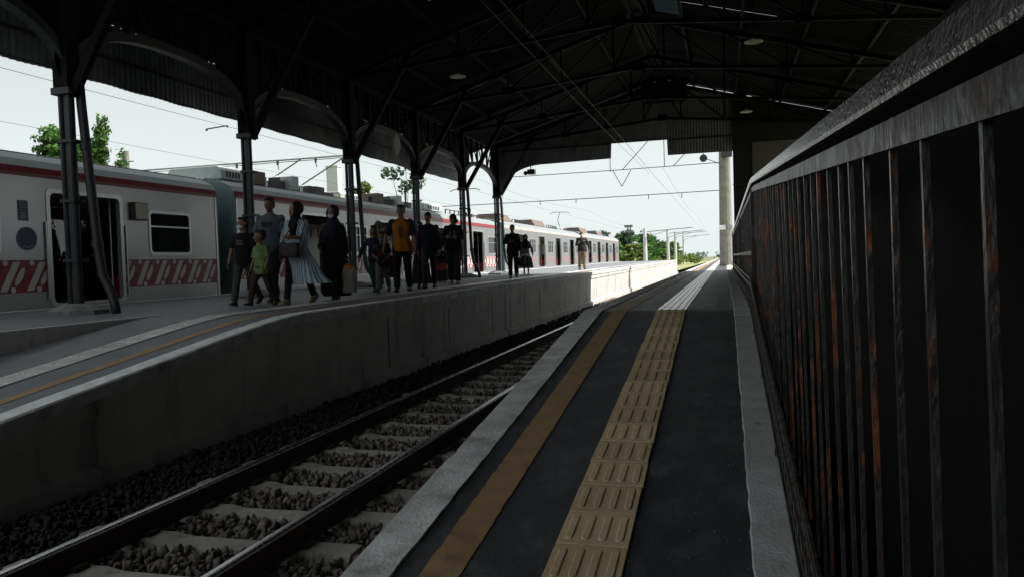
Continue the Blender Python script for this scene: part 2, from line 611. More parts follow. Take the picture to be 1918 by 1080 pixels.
# edge slabs and kerb slabs, one object each
y = -2.0
while y < 60:
    L = R.choice([1.7, 2.0, 2.2, 1.9])
    b = MB()
    yq = [y + 0.004 + (L - 0.008) * i / 24 for i in range(25)]
    rings = []
    j1 = [R.uniform(-0.003, 0.003) - (R.random() < .05) * -.012 for _ in yq]
    j2 = [R.uniform(-0.004, 0.004) for _ in yq]
    h = 0.012 + R.uniform(-0.002, 0.004)
    for i, q in enumerate(yq):
        z = zr(q)
        rings.append([(-1.475 + j1[i], q, z - 0.16), (-1.475 + j1[i], q, z + h - 0.008), (-1.467 + j1[i], q, z + h),
                      (-1.272 + j2[i], q, z + h), (-1.268 + j2[i], q, z + h - 0.008), (-1.268 + j2[i], q, z - 0.16)])
    b.loft(rings, M_lip)
    b.build('edge_slab', right_platform)
    b = MB()
    rings = []
    j2 = [R.uniform(-0.005, 0.004) for _ in yq]
    h = 0.016 + R.uniform(-0.003, 0.004)
    for i, q in enumerate(yq):
        z = zr(q)
        rings.append([(0.078 + j2[i], q, z - 0.02), (0.080 + j2[i], q, z + h - 0.006), (0.086 + j2[i], q, z + h),
                      (0.236, q, z + h), (0.240, q, z + h - 0.006), (0.240, q, z - 0.02)])
    b.loft(rings, M_kerb)
    b.build('kerb_slab', right_platform)
    y += L
b = MB()
strip(b, (-1.47, -1.27), [60, 90, 140, 260], zr, 0.01, M_lip, 0)
strip(b, (0.08, 0.24), [60, 90, 140, 260], zr, 0.01, M_kerb, 0)
strip(b, (-1.27, 0.08), [140, 200, 260], zr, 0.006, M_asphalt, 0)
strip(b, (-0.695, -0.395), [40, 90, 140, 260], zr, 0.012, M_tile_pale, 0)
b.build('far_paving', right_platform)


def tile_mesh(name, material, bars, blen, bw, pitch, xs):
    b = MB()
    e = 0.1485
    # bevelled slab
    b.loft([[(-e, -e, 0), (e, -e, 0), (e, e, 0), (-e, e, 0)],
            [(-e, -e, 0.007), (e, -e, 0.007), (e, e, 0.007), (-e, e, 0.007)],
            [(-e + .003, -e + .003, 0.010), (e - .003, -e + .003, 0.010), (e - .003, e - .003, 0.010), (-e + .003, e - .003, 0.010)]], material)
    for xc in xs:
        def ring(w, l, z):
            pts = []
            for sy, a0 in ((1, 0), (-1, math.pi)):
                for k in range(5):
                    t = a0 + math.pi * k / 4
                    pts.append((xc + w * math.cos(t), sy * (l - w) + w * math.sin(t), z))
            return pts
        b.loft([ring(bw, blen, 0.0095), ring(bw, blen, 0.0125), ring(bw - 0.0035, blen - 0.0035, 0.0155)], material)
    return b.mesh(name)


tm1 = tile_mesh('tactile_tile', M_tile, 4, 0.112, 0.0165, 0.07, (-0.105, -0.035, 0.035, 0.105))
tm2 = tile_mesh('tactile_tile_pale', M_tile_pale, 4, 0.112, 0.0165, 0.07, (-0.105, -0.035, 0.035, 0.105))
ramp_ang = math.atan(0.1199)
k0 = -14
for k in range(k0, 17 + 106):
    yc = 3.04 + 0.3 * k * (1 if k < 17 else 1) + 0.15
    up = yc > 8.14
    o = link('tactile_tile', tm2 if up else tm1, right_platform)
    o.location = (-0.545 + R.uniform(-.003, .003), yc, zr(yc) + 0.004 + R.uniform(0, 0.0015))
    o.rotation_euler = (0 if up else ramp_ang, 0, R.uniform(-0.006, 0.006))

# floor of the hall to the right of the fence and the bright paving outside
b = MB()
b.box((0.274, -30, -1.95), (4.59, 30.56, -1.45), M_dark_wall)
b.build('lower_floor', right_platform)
b = MB()
b.box((0.26, 42.6, -1.95), (9, 180, -0.548), M_bright_paving)
b.box((0.274, 30.8, -1.95), (9.0, 42.5, -0.56), M_bright_paving)
b.build('far_yard', right_platform)
b = MB()
for (x0, y0, x1, y1, h) in [(-0.32, 43.0, 0.5, 44.6, 0.07)]:
    pts = []
    for i in range(16):
        t = 2 * math.pi * i / 16
        pts.append(((x0 + x1) / 2 + (x1 - x0) / 2 * math.cos(t) * R.uniform(.8, 1.1), (y0 + y1) / 2 + (y1 - y0) / 2 * math.sin(t) * R.uniform(.8, 1.1)))
    b.loft([[(px, py, -0.56) for px, py in pts], [(px, py, -0.553 + h) for px, py in pts]], M_bright_paving)
b.build('pole_footing', right_platform, bevel=0.02)

# fine grit swept against the kerb and over the asphalt
b = MB()
for _ in range(420):
    gx = -1.2 + 1.28 * (R.random() ** (.45 if R.random() < .6 else 1.0))
    gy = 2.4 + 9 * R.random() ** 1.4
    gr = R.uniform(.0015, .0045)
    gz = zr(gy) + .006
    b.add([(gx - gr, gy - gr, gz - .003), (gx + gr, gy - gr * .6, gz - .003), (gx + gr * .3, gy + gr, gz - .003), (gx, gy, gz + gr)], [(0, 2, 1), (0, 1, 3), (1, 2, 3), (2, 0, 3)], M_conc if R.random() < .6 else M_stone)
o = b.build('grit')
tag(o, 'fine grit scattered over the dark asphalt and along the kerb', 'grit', kind='stuff')

# ---- left platform
left_platform = tag(bpy.data.objects.new('left_platform', None), kind='structure')
COL.objects.link(left_platform)
yl = [-30, 0.5, 1, 1.5, 2, 2.5, 3, 3.5, 4, 4.5, 5, 5.5, 6, 6.5, 7, 7.3, 7.6, 7.9, 8.15, 8.4, 12, 20, 30, 45, 60, 86]
LOW = lambda y: max(zl(y), -1.35)
b = MB()
b.loft([[(-5.03, y, -1.95), (-5.03, y, LOW(y)), (-7.10, y, LOW(y)), (-7.10, y, -1.95)] for y in yl][::1], M_wall)
b.build('platform_wall', left_platform)
b = MB()
b.loft([[(-7.098, y, -1.95), (-7.098 - (0.03 if y < 8.3 else 0), y, zh(y) - 0.001), (-11.22, y, zh(y) - 0.001), (-11.22, y, -1.95)] for y in [-30, 0, 4, 8.3, 8.6, 20, 30, 45, 60, 86]], M_wall)
b.build('raised_platform_body', left_platform)
b = MB()
strip(b, (-7.15, -11.0), [-30, 0, 4, 8.3], zh, 0.004, M_asphalt_l)
strip(b, (-5.2, -11.0), [8.4, 9, 10, 12, 14, 18, 22, 30, 45, 60, 85.9], zh, 0.004, M_asphalt_l)
strip(b, (-5.2, -7.098), [y for y in yl if y < 8.45], LOW, 0.004, M_asphalt_l)
b.build('asphalt', left_platform)
b = MB()
strip(b, (-5.44, -5.57), yrange(0, 85.8, 0.3), LOW, 0.008, M_yellow, 0.006)
b.build('yellow_line', left_platform)
# pale nosing of the raised part (top edge of the cheek wall)
b = MB()
b.loft([[(-7.125, y, zh(y) - 0.05), (-7.115, y, zh(y) + 0.012), (-7.20, y, zh(y) + 0.012), (-7.20, y, zh(y) - 0.05)] for y in (-10, 0, 4, 8.45)], M_kerb)
b.build('cheek_nosing', left_platform)
b = MB()
b.loft([[(-11.0, y, zh(y) - 0.05), (-11.0, y, zh(y) + 0.012), (-11.2, y, zh(y) + 0.012), (-11.2, y, zh(y) - 0.05)] for y in (-10, 0, 8.4, 20, 45, 86)], M_lip_white)
b.build('train_side_nosing', left_platform)
# coping lip: stepped cornice of single blocks
y = 0.0
while y < 85:
    L = 2.0 if y < 40 else 5.0
    ye = min(y + L, 86)
    b = MB()
    yq = [y + 0.006 + (ye - y - 0.012) * i / 5 for i in range(6)]
    rings = []
    for q in yq:
        z = LOW(q)
        j = R.uniform(-.006, .006)
        rings.append([(-4.985 + j, q, z - 0.10), (-4.975 + j, q, z + 0.004), (-4.985 + j, q, z + 0.014), (-5.19, q, z + 0.014), (-5.19, q, z - 0.10)])
    b.loft(rings[::-1], M_lip)
    # painted white top
    vs, fs = [], []
    for i, q in enumerate(yq):
        vs += [(-4.99, q, LOW(q) + 0.018), (-5.18 + R.uniform(-.008, .008), q, LOW(q) + 0.018)]
    for i in range(5):
        fs.append((2 * i + 1, 2 * i, 2 * i + 2, 2 * i + 3))
    b.add(vs, fs, M_lip_white)
    b.build('coping_block', left_platform)
    b = MB()
    rings = []
    for q in yq:
        z = LOW(q)
        rings.append([(-5.005, q, z - 0.24), (-5.005, q, z - 0.104), (-5.06, q, z - 0.104), (-5.06, q, z - 0.24)])
    b.loft(rings[::-1], M_wall)
    b.build('cornice_block', left_platform)
    y += L
# foot ledge along the wall and vertical joint strips
b = MB()
b.loft([[(-4.93, y, -1.95), (-4.95, y, -1.585 + 0.02 * math.sin(y)), (-5.04, y, -1.56), (-5.04, y, -1.95)] for y in np.arange(-5, 86.1, 0.7)][::-1], M_wall)
b.build('wall_footing', left_platform)
M_joint = mat('damp_joint', (0.06, 0.056, 0.052), 0.9, var=0.3)
for y in [10.9, 13.6, 16.4, 17.9, 19.3, 21.0, 24.6, 26.8, 28.6, 30.9, 33.8, 36.6, 40, 43, 46, 50, 54, 58]:
    b = MB()
    w = R.choice([0.010, 0.014, 0.02])
    top = LOW(y) - 0.245
    b.loft([[(-5.027, y - w, -1.55), (-5.027, y + w, -1.55), (-5.04, y + w, -1.55), (-5.04, y - w, -1.55)],
            [(-5.026, y - w * .7, top), (-5.026, y + w * .7, top), (-5.04, y + w * .7, top), (-5.04, y - w * .7, top)]], M_joint)
    b.build('wall_joint', left_platform)
# tactile tiles of the left platform
b = MB()
e = 0.148
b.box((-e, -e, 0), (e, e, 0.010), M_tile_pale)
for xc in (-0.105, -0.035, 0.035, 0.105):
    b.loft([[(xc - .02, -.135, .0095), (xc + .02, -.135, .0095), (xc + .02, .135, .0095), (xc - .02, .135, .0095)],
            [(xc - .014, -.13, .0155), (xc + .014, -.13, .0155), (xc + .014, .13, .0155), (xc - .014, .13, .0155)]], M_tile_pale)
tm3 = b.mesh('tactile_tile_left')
for k in range(130):
    yc = 2.0 + 0.3 * k
    o = link('tactile_tile', tm3, left_platform)
    o.location = (-6.08 + R.uniform(-.003, .003), yc, LOW(yc) + 0.005)
    o.rotation_euler = (math.atan((LOW(yc + .1) - LOW(yc - .1)) / .2), 0, 0)
b = MB()
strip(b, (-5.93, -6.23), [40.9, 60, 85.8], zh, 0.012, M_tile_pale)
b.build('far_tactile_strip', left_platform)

# ------------------------------------------------------------------ track
track = thing('railway_track', 'single railway track with pale concrete sleepers in the pit between the platforms', 'railway track', (0, 0, 0))
for xr in (-2.5845, -2.5845 - 1.137):
    b = MB()
    pr = [(-.063, -.150), (.063, -.150), (.063, -.138), (.010, -.122), (.010, -.045), (.033, -.036), (.033, -.004), (.029, -.0), (-.029, 0), (-.033, -.004), (-.033, -.036), (-.010, -.045), (-.010, -.122), (-.063, -.138)]
    ysx = [-8, 4, 10, 20, 40, 90, 260]
    b.loft([[(xr + px, y, Z_RAIL + pz) for px, pz in pr][::-1] for y in ysx], M_rail_rust)
    b.loft([[(xr - .0345, y, Z_RAIL - .014), (xr + .0345, y, Z_RAIL - .014), (xr + .0335, y, Z_RAIL - 0.003), (xr + .024, y, Z_RAIL + 0.0025), (xr + .009, y, Z_RAIL + 0.004), (xr - .009, y, Z_RAIL + 0.004), (xr - .024, y, Z_RAIL + 0.0025), (xr - .0335, y, Z_RAIL - .003)] for y in ysx], M_rail)
    b.build('rail', track)
b = MB()
b.loft([[(x, -.125, -.08) , (x, .125, -.08), (x, .080, hz), (x, -.080, hz)] for x, hz in ((-.98, 0.0), (-.35, 0.0), (-.25, -.02), (.25, -.02), (.35, 0.0), (.98, 0.0))][::-1], M_sleeper)
for sx in (-.5685, .5685):
    for s in (-1, 1):
        b.box((sx + s * .085 - .025, -.05, -.005), (sx + s * .085 + .025, .05, .03), M_rail_rust)
sm = b.mesh('sleeper')
for k in range(-4, 190):
    o = link('sleeper', sm, track)
    o.location = (-3.153 + R.uniform(-.01, .01), 3.56 + 0.585 * k + R.uniform(-.015, .015), Z_RAIL - 0.150)
    o.rotation_euler = (R.uniform(-.01, .01), R.uniform(-.008, .008), R.uniform(-.012, .012))


# ballast stones (one mass)
def stones():
    t = (1 + 5 ** .5) / 2
    iv = np.array([(-1, t, 0), (1, t, 0), (-1, -t, 0), (1, -t, 0), (0, -1, t), (0, 1, t), (0, -1, -t), (0, 1, -t), (t, 0, -1), (t, 0, 1), (-t, 0, -1), (-t, 0, 1)], float)
    iv = np.array([(-1, -1, -1), (1, -1, -1), (1, 1, -1), (-1, 1, -1), (-1, -1, 1), (1, -1, 1), (1, 1, 1), (-1, 1, 1)], float) * .78
    iv[4:, :2] *= .72
    fi = np.array([(0, 11, 5), (0, 5, 1), (0, 1, 7), (0, 7, 10), (0, 10, 11), (1, 5, 9), (5, 11, 4), (11, 10, 2), (10, 7, 6), (7, 1, 8), (3, 9, 4), (3, 4, 2), (3, 2, 6), (3, 6, 8), (3, 8, 9), (4, 9, 5), (2, 4, 11), (6, 2, 10), (8, 6, 7), (9, 8, 1)])
    fi = np.array([(0, 2, 1), (0, 3, 2), (4, 5, 6), (4, 6, 7), (0, 1, 5), (0, 5, 4), (1, 2, 6), (1, 6, 5), (2, 3, 7), (2, 7, 6), (3, 0, 4), (3, 4, 7)])
    P = []
    for (x0, x1, y0, y1, n) in [(-4.9, -1.5, 2.2, 9, 27000), (-4.9, -1.5, 9, 18, 16000), (-4.9, -1.5, 18, 34, 8000)]:
        xs = NR.uniform(x0, x1, n)
        ysx = NR.uniform(y0, y1, n)
        P.append(np.stack([xs, ysx], 1))
    P = np.concatenate(P)
    ph = ((P[:, 1] - 3.56) / 0.585 + 0.5) % 1.0 - 0.5
    on_sleeper = (np.abs(ph) * 0.585 < 0.090) & (np.abs(P[:, 0] + 3.153) < 0.98)
    on_rail = np.minimum(np.abs(P[:, 0] + 2.5845), np.abs(P[:, 0] + 3.7215)) < 0.07
    keep = ~on_sleeper & ~on_rail
    P = P[keep]
    n = len(P)
    r = NR.uniform(0.010, 0.016, n) * np.exp(NR.normal(0.30, 0.32, n)) * np.where(P[:, 1] > 18, 1.25, 1.0)
    z = -1.79 + NR.uniform(0.0, 0.08, n)
    side = np.clip((np.abs(P[:, 0] + 3.153) - 0.95) / 0.8, 0, 1)
    z += 0.05 * np.sin(side * 3.1) * (P[:, 0] < -3.153)
    V = np.repeat(iv[None], n, 0) + NR.uniform(-.28, .28, (n, 8, 3))
    V *= NR.uniform(0.55, 1.35, (n, 1, 3))
    tl_ = NR.normal(0, .5, (n, 1))
    V[:, :, 2] += V[:, :, 0] * tl_
    a = NR.uniform(0, 6.28, n)
    ca, sa = np.cos(a), np.sin(a)
    X = V[:, :, 0] * ca[:, None] - V[:, :, 1] * sa[:, None]
    Y = V[:, :, 0] * sa[:, None] + V[:, :, 1] * ca[:, None]
    V = np.stack([X, Y, V[:, :, 2]], 2) * r[:, None, None]
    V += np.stack([P[:, 0], P[:, 1], z], 1)[:, None, :]
    in_shade = (P[:, 0] < -3.80 + NR.normal(0, .06, n)) & (P[:, 1] < 24 + NR.normal(0, 2, n))  # stones left of the track take the painted shade colour
    F = (fi[None] + (np.arange(n) * 8)[:, None, None]).reshape(-1, 3)
    me = bpy.data.meshes.new('ballast_stones')
    me.vertices.add(n * 8)
    me.vertices.foreach_set('co', V.reshape(-1))
    me.loops.add(len(F) * 3)
    me.loops.foreach_set('vertex_index', F.reshape(-1).astype(np.int32))
    me.polygons.add(len(F))
    me.polygons.foreach_set('loop_start', np.arange(0, len(F) * 3, 3, dtype=np.int32))
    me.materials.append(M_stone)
    me.materials.append(M_shade_stone)
    me.polygons.foreach_set('material_index', np.repeat(in_shade, 12).astype(np.int32))
    me.update()
    o = link('ballast_stones', me)
    tag(o, 'loose grey ballast stones lying between the sleepers', 'gravel', kind='stuff')


stones()

# ------------------------------------------------------------------ hall roof
RIDGE_X, RIDGE_Z = -2.2, 6.85
SL, SR = 0.29, 0.275
EAVE_X, RIGHT_X = -10.55, 4.75


def roof_z(x):
    return RIDGE_Z - SL * (RIDGE_X - x) if x < RIDGE_X else RIDGE_Z - SR * (x - RIDGE_X)


hall = thing('station_hall_roof', 'dark corrugated gabled roof covering both platforms', 'hall roof', (0, 0, 0))


def sheet_mesh(name, xa, xb, w, material, wl=0.19, amp=0.016):
    """corrugated roof sheet, waves across y, running down the slope from xa to xb"""
    nx = 3
    ny = int(round(w / wl)) * 6
    vs, fs = [], []
    for i in range(ny + 1):
        y = w * i / ny
        dz = amp * math.sin(2 * math.pi * y / wl)
        for j in range(nx + 1):
            x = xa + (xb - xa) * j / nx
            vs.append((x, y, roof_z(x) + 0.05 + dz))
    for i in range(ny):
        for j in range(nx):
            a = i * (nx + 1) + j
            fs.append((a, a + 1, a + nx + 2, a + nx + 1))
    b = MB()
    b.add(vs, fs, material)
    return b.mesh(name)


W = 1.14
SHEET_W = 1.18
segs = [(RIDGE_X + 0.02, -6.45), (-6.1, EAVE_X)], [(RIDGE_X - 0.02, 2.05), (1.7, RIGHT_X)]
meshes = {}
for side in (0, 1):
    for half in (0, 1):
        xa, xb = segs[side][half]
        meshes[side, half] = sheet_mesh('roof_sheet', xa, xb, SHEET_W, M_roof)
m_sky_low = sheet_mesh('roof_sheet', -0.95, 1.9, W, M_roof)
m_skyl = sheet_mesh('skylight_sheet', RIDGE_X + 0.5, -0.93, W, M_sky_sheet)
m_sky_top = sheet_mesh('roof_sheet', RIDGE_X - 0.02, RIDGE_X + 0.52, W, M_roof)
ny = 21
for k in range(ny):
    y0 = 30.78 - W * (k + 1)
    for side in (0, 1):
        for half in (0, 1):
            if side == 1 and half == 0 and k == 8:
                for nm, mm in (('roof_sheet', m_sky_low), ('roof_sheet', m_sky_top), ('skylight_sheet', m_skyl)):
                    o = link(nm, mm, hall)
                    o.location = (0, y0, 0)
                continue
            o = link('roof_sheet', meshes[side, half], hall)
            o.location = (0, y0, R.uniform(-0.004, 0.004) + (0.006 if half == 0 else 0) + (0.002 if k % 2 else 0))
HALL_START = 30.78 - W * ny
b = MB()  # unseen roof stretch, left slope cut short to let sky light in
for xa, xb in ((RIDGE_X, -5.2), (RIDGE_X, RIGHT_X)):
    b.loft([[(xa, y_, roof_z(xa) + .03), (xb, y_, roof_z(xb) + .03), (xb, y_, roof_z(xb) + .07), (xa, y_, roof_z(xa) + .07)] for y_ in (-14.1, HALL_START + .1)], M_roof)
b.build('unseen_rear_roof', hall)
# ridge ventilator box
b = MB()
b.prism_y([(RIDGE_X - 0.45, roof_z(RIDGE_X - .45) + .09), (RIDGE_X, RIDGE_Z + 0.24), (RIDGE_X + 0.45, roof_z(RIDGE_X + .45) + .09)], HALL_START, 30.9, M_dark_iron)
b.build('ridge_cap', hall)
b = MB()
b.box((-2.95, 29.75, 5.95), (-1.25, 30.40, 6.62), M_dark_iron)
b.build('ridge_box', hall, bevel=0.02)
# purlins
for x in (-9.4, -7.9, -6.4, -4.9, -3.4, -2.35, -2.05, -1.0, 0.55, 2.1, 3.65):
    b = MB()
    b.box((x - .035, HALL_START, roof_z(x) - .085), (x + .035, 30.6, roof_z(x) + 0.012), M_dark_iron)
    b.build('purlin', hall)

BAYS = [9.0 + 4.3 * i for i in range(6)]          # column lines
COLX = -9.0


# trusses
def truss(y, label):
    t = thing('roof_truss', label, 'roof truss', (COLX, y, 4.6), 0, 'roof trusses across the hall')
    ox, oy, oz = COLX, y, 4.6

    def P(x, z):
        return (x - ox, 0, z - oz)

    def member(nm, p, q, w, h):
        b = MB()
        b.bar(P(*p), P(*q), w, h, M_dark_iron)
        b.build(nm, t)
    tz = lambda x: roof_z(x) - 0.15
    bz = lambda x: 4.72 + 0.62 * (1 - abs((x - RIDGE_X) / 6.8))
    xl, xr_ = -9.3, 4.7
    member('top_chord', (xl, tz(xl)), (RIDGE_X, tz(RIDGE_X)), .09, .12)
    member('top_chord', (RIDGE_X, tz(RIDGE_X)), (xr_, tz(xr_)), .09, .12)
    member('bottom_chord', (-9.0, 4.70), (RIDGE_X, 5.34), .08, .09)
    member('bottom_chord', (RIDGE_X, 5.34), (4.6, 4.70), .08, .09)
    lx = [-7.6, -6.0, -4.4, -2.9]
    for i, x in enumerate(lx):
        member('web_member', (x, tz(x) - .04), (x, bz(x) + .03), .05, .05)
        x2 = lx[i + 1] if i + 1 < len(lx) else RIDGE_X
        member('web_member', (x, bz(x) + .03), (x2 - .05, tz(x2) - .05), .045, .045)
    rx = [-1.5, 0.1, 1.7, 3.3]
    for i, x in enumerate(rx):
        member('web_member', (x, tz(x) - .04), (x, bz(x) + .03), .05, .05)
        x2 = rx[i - 1] if i else RIDGE_X
        member('web_member', (x, bz(x) + .03), (x2 + .05, tz(x2) - .05), .045, .045)
    for x in (-6.0, -2.2, 1.7):
        b = MB()
        b.box((x - ox - .17, -.012, bz(x) - oz - .09), (x - ox + .17, .012, bz(x) - oz + .13), M_dark_iron)
        b.build('gusset_plate', t)
    return t


ordw = ['nearest', 'second', 'third', 'fourth', 'fifth', 'sixth']
pos_words = ['above the column with the leaning drainpipe beside the open train door', 'above the column by the boy in the black shirt',
             'above the column behind the woman in black robes', 'above the column behind the man in the orange shirt',
             'above the last column but one', 'against the end gable wall']
for i, y in enumerate(BAYS):
    truss(y if i < 5 else y - 0.3, 'dark steel roof truss ' + pos_words[i])


# columns
def column(y, label, i):
    zt = zh(y)
    t = thing('iron_column', label, 'column', (COLX, y, zt), 0, 'iron columns along the train platform')
    H = 4.72 - zt
    b = MB()
    for dx, dy, w in ((-.075, -.05, .075), (.075, -.05, .075), (0, .065, .085)):
        n = 8
        ring = lambda z: [(dx + w * .5 * math.cos(2 * math.pi * k / n + .39), dy + w * .5 * math.sin(2 * math.pi * k / n + .39), z) for k in range(n)]
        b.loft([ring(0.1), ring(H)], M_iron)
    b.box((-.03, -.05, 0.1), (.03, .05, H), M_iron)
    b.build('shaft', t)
    b = MB()
    for z in (0.75, 1.6, 2.45, 3.25):
        b.box((-.125, -.10, z), (.125, .115, z + .045), M_iron)
    b.build('clamp_band', t)
    b = MB()
    pts = [(0.46 * math.cos(2 * math.pi * k / 8 + .39), 0.36 * math.sin(2 * math.pi * k / 8 + .39)) for k in range(8)]
    b.loft([[(x, yv, 0.0) for x, yv in pts], [(x, yv, 0.07) for x, yv in pts], [(x * .45, yv * .45, 0.16) for x, yv in pts]], M_plinth)
    b.build('plinth', t, bevel=0.008)
    b = MB()
    b.box((-.16, -.14, 3.12), (.16, .14, 3.22), M_iron)
    b.box((-.13, -.12, 3.22), (.13, .12, H), M_dark_iron)
    b.build('capital', t, bevel=0.01)
    # knee brace up to the truss
    b = MB()
    b.bar((0.10, 0, 3.12), (1.75, 0, 4.98 - zt + .25), .10, .13, M_dark_iron)
    b.build('knee_brace', t)
    return t


collab = ['iron column with a leaning drainpipe in front of the open train door', 'iron column behind the boy in the black shirt at the gap between two carriages',
          'iron column behind the woman in black robes', 'iron column behind the man in the orange shirt', 'iron column right of the woman in the black hooded top',
          'iron column at the end gable, left of the man in black']
for i, y in enumerate(BAYS):
    column(y, collab[i], i)


def drainpipe(y, label, dx, lean, r=0.055):
    zt = zh(y)
    t = thing('drainpipe', label, 'drainpipe', (COLX + dx, y, zt), 0, 'drainpipes beside the columns')
    b = MB()
    pts = [(-lean, .1, 3.35), (-lean + .02, .1, 3.0), (-0.12, .1, 1.0), (-0.06, .1, 0.55), (0.08, .1, 0.3), (0.14, .1, 0.12), (0.15, .1, 0.0)]
    b.tube(pts, r, M_iron, 10)
    b.build('pipe', t, smooth=True)
    b = MB()
    for z, x in ((1.0, -.12), (2.4, -lean * .8)):
        b.tube([(x, .1, z - .05), (x, .1, z + .05)], r * 1.25, M_iron, 10)
    b.build('pipe_socket', t)
    return t


drainpipe(9.0, 'thick drainpipe with a bent foot leaning beside the open train door', 0.42, 0.30, .065)
drainpipe(17.6, 'drainpipe beside the column behind the woman in black robes', 0.36, 0.22)
drainpipe(26.2, 'drainpipe beside the column right of the woman in the black hooded top', 0.36, 0.22)
drainpipe(30.35, 'drainpipe beside the column at the end gable', 0.40, 0.22)


# arched lattice girders between columns
def arch_z(t):
    """height of the arch underside, t from -1 to 1 across the bay"""
    return 2.66 + 1.05 * (1 - abs(t) ** 2.6) ** (1 / 2.2)


def girder(y0, label):
    h = 2.15
    yc = y0 + h
    t = thing('arched_girder', label, 'girder', (COLX, yc, 2.66), 0, 'arched lattice girders between the columns')
    N = 28
    ts = [-0.955 + 1.91 * i / N for i in range(N + 1)]
    b = MB()
    rings = []
    for s in ts:
        y = s * h
        z = arch_z(s) - 2.66
        e = 0.001
        dz = (arch_z(min(s + e, .999)) - arch_z(max(s - e, -.999))) / (2 * e * h)
        n = Vector((0, -dz, 1)).normalized()
        p = Vector((0, y, z))
        q = p + n * 0.13
        rings.append([(-.07, p.y, p.z), (.07, p.y, p.z), (.07, q.y, q.z), (-.07, q.y, q.z)])
    b.loft(rings, M_iron)
    b.build('arch_rib', t)
    b = MB()                                     # bright worn lower flange edge
    rings = []
    for s in ts:
        z = arch_z(s) - 2.66
        rings.append([(-.085, s * h, z - .012), (.085, s * h, z - .012), (.085, s * h, z - .002), (-.085, s * h, z - .002)])
    b.loft(rings, M_iron)
    b.build('arch_flange', t)
    b = MB()
    top = 4.72 - 2.66
    b.box((-.06, -h + .13, top - .1), (.06, h - .13, top), M_dark_iron)
    b.build('top_rail', t)
    for sgn in (-1, 1):                          # solid spandrel plates at the springing
        b = MB()
        poly = [(sgn * (h - .13), 0.15)]
        for k in range(9):
            s = 0.94 - 0.34 * k / 8
            poly.append((sgn * s * h, arch_z(s) - 2.66 + .10))
        poly.append((sgn * 0.60 * h, top - 0.62))
        poly.append((sgn * (h - .13), top - 0.25))
        if sgn < 0:
            poly = poly[::-1]
        b.prism_x(poly, -.015, .015, M_dark_iron)
        b.build('spandrel_plate', t)
    xs = [-1.55, -0.93, -0.31, 0.31, 0.93, 1.55]
    for i, yv in enumerate(xs):
        zb = arch_z(yv / h) - 2.66 + .12
        b = MB()
        b.box((-.03, yv - .05, zb), (.03, yv + .05, top - .09), M_dark_iron)
        b.build('lattice_post', t)
        if i < len(xs) - 1:
            y2 = xs[i + 1]
            zb2 = arch_z(y2 / h) - 2.66 + .12
            b = MB()
            if yv < -.1:
                b.bar((0, yv + .05, top - .12), (0, y2 - .05, zb2 + .02), .03, .05, M_dark_iron)
            else:
                b.bar((0, yv + .05, zb + .02), (0, y2 - .05, top - .12), .03, .05, M_dark_iron)
            b.build('lattice_diagonal', t)
    return t


gl = ['arched lattice girder cut by the left edge of the picture', 'arched lattice girder above the near carriage window', 'arched lattice girder between the second and third columns',
      'arched lattice girder carrying the pale round disc', 'arched lattice girder over the potted plant', 'arched lattice girder next to the end gable']
for i in range(-1, 5):
    girder(9.0 + 4.3 * i, gl[i + 1])


# corrugated valance hung below the eave
def corr_panel(mb, us, topf, botf, place, material, wl=0.13, amp=0.014):
    u0, u1 = us
    n = max(4, int(round((u1 - u0) / wl)) * 4)
    vs, fs = [], []
    for i in range(n + 1):
        u = u0 + (u1 - u0) * i / n
        d = amp * math.sin(2 * math.pi * u / wl)
        zb, zt = botf(u), topf(u)
        vs += [place(u, zb, d), place(u, zt, d), place(u, zb, d + .004), place(u, zt, d + .004)]
    for i in range(n):
        a, c = 4 * i, 4 * i + 4
        fs += [(a, c, c + 1, a + 1), (a + 2, a + 3, c + 3, c + 2), (a, a + 2, c + 2, c)]
    mb.add(vs, fs, material)


valance = thing('eave_valance', 'corrugated valance hanging under the eave above the train', 'valance', (-10.5, 0, 3.4))


def val_bot(u):
    return -0.04 + 0.008 * math.sin(u * 5.1)


y = 6.84
while y < 30.2:
    w = 0.86
    b = MB()
    zt_ = roof_z(-10.5) - 3.4 + .02
    corr_panel(b, (y, y + w + .02), lambda u: zt_, val_bot, lambda u, z, d: (d, u, z), M_sheet)
    b.build('valance_panel', valance)
    y += w
b = MB()
b.box((.022, 6.84, 0.42), (.06, 30.3, 0.47), M_iron)
b.box((.022, 6.84, -.03), (.05, 30.3, -.0), M_iron)
b.build('valance_rail', valance)

# gable end wall
gable = thing('gable_wall', 'corrugated end gable of the hall with a notch for the overhead wires', 'gable wall', (0, HALL_END, 0))


def gab_bot(u):
    if u < -8.9:
        return 2.5
    if u < -4.22:
        t = (u + 8.72) / 1.9
        if t < 0:
            t = 0
        if t < 1:
            return 2.75 + 1.16 * (1 - (1 - t) ** 2.4) ** (1 / 2.0)
        return 3.91 + 0.02 * (u + 6.8)
    if u < -2.05:
        return 4.56 if -3.6 < u < -2.7 else 4.50
    return 3.94


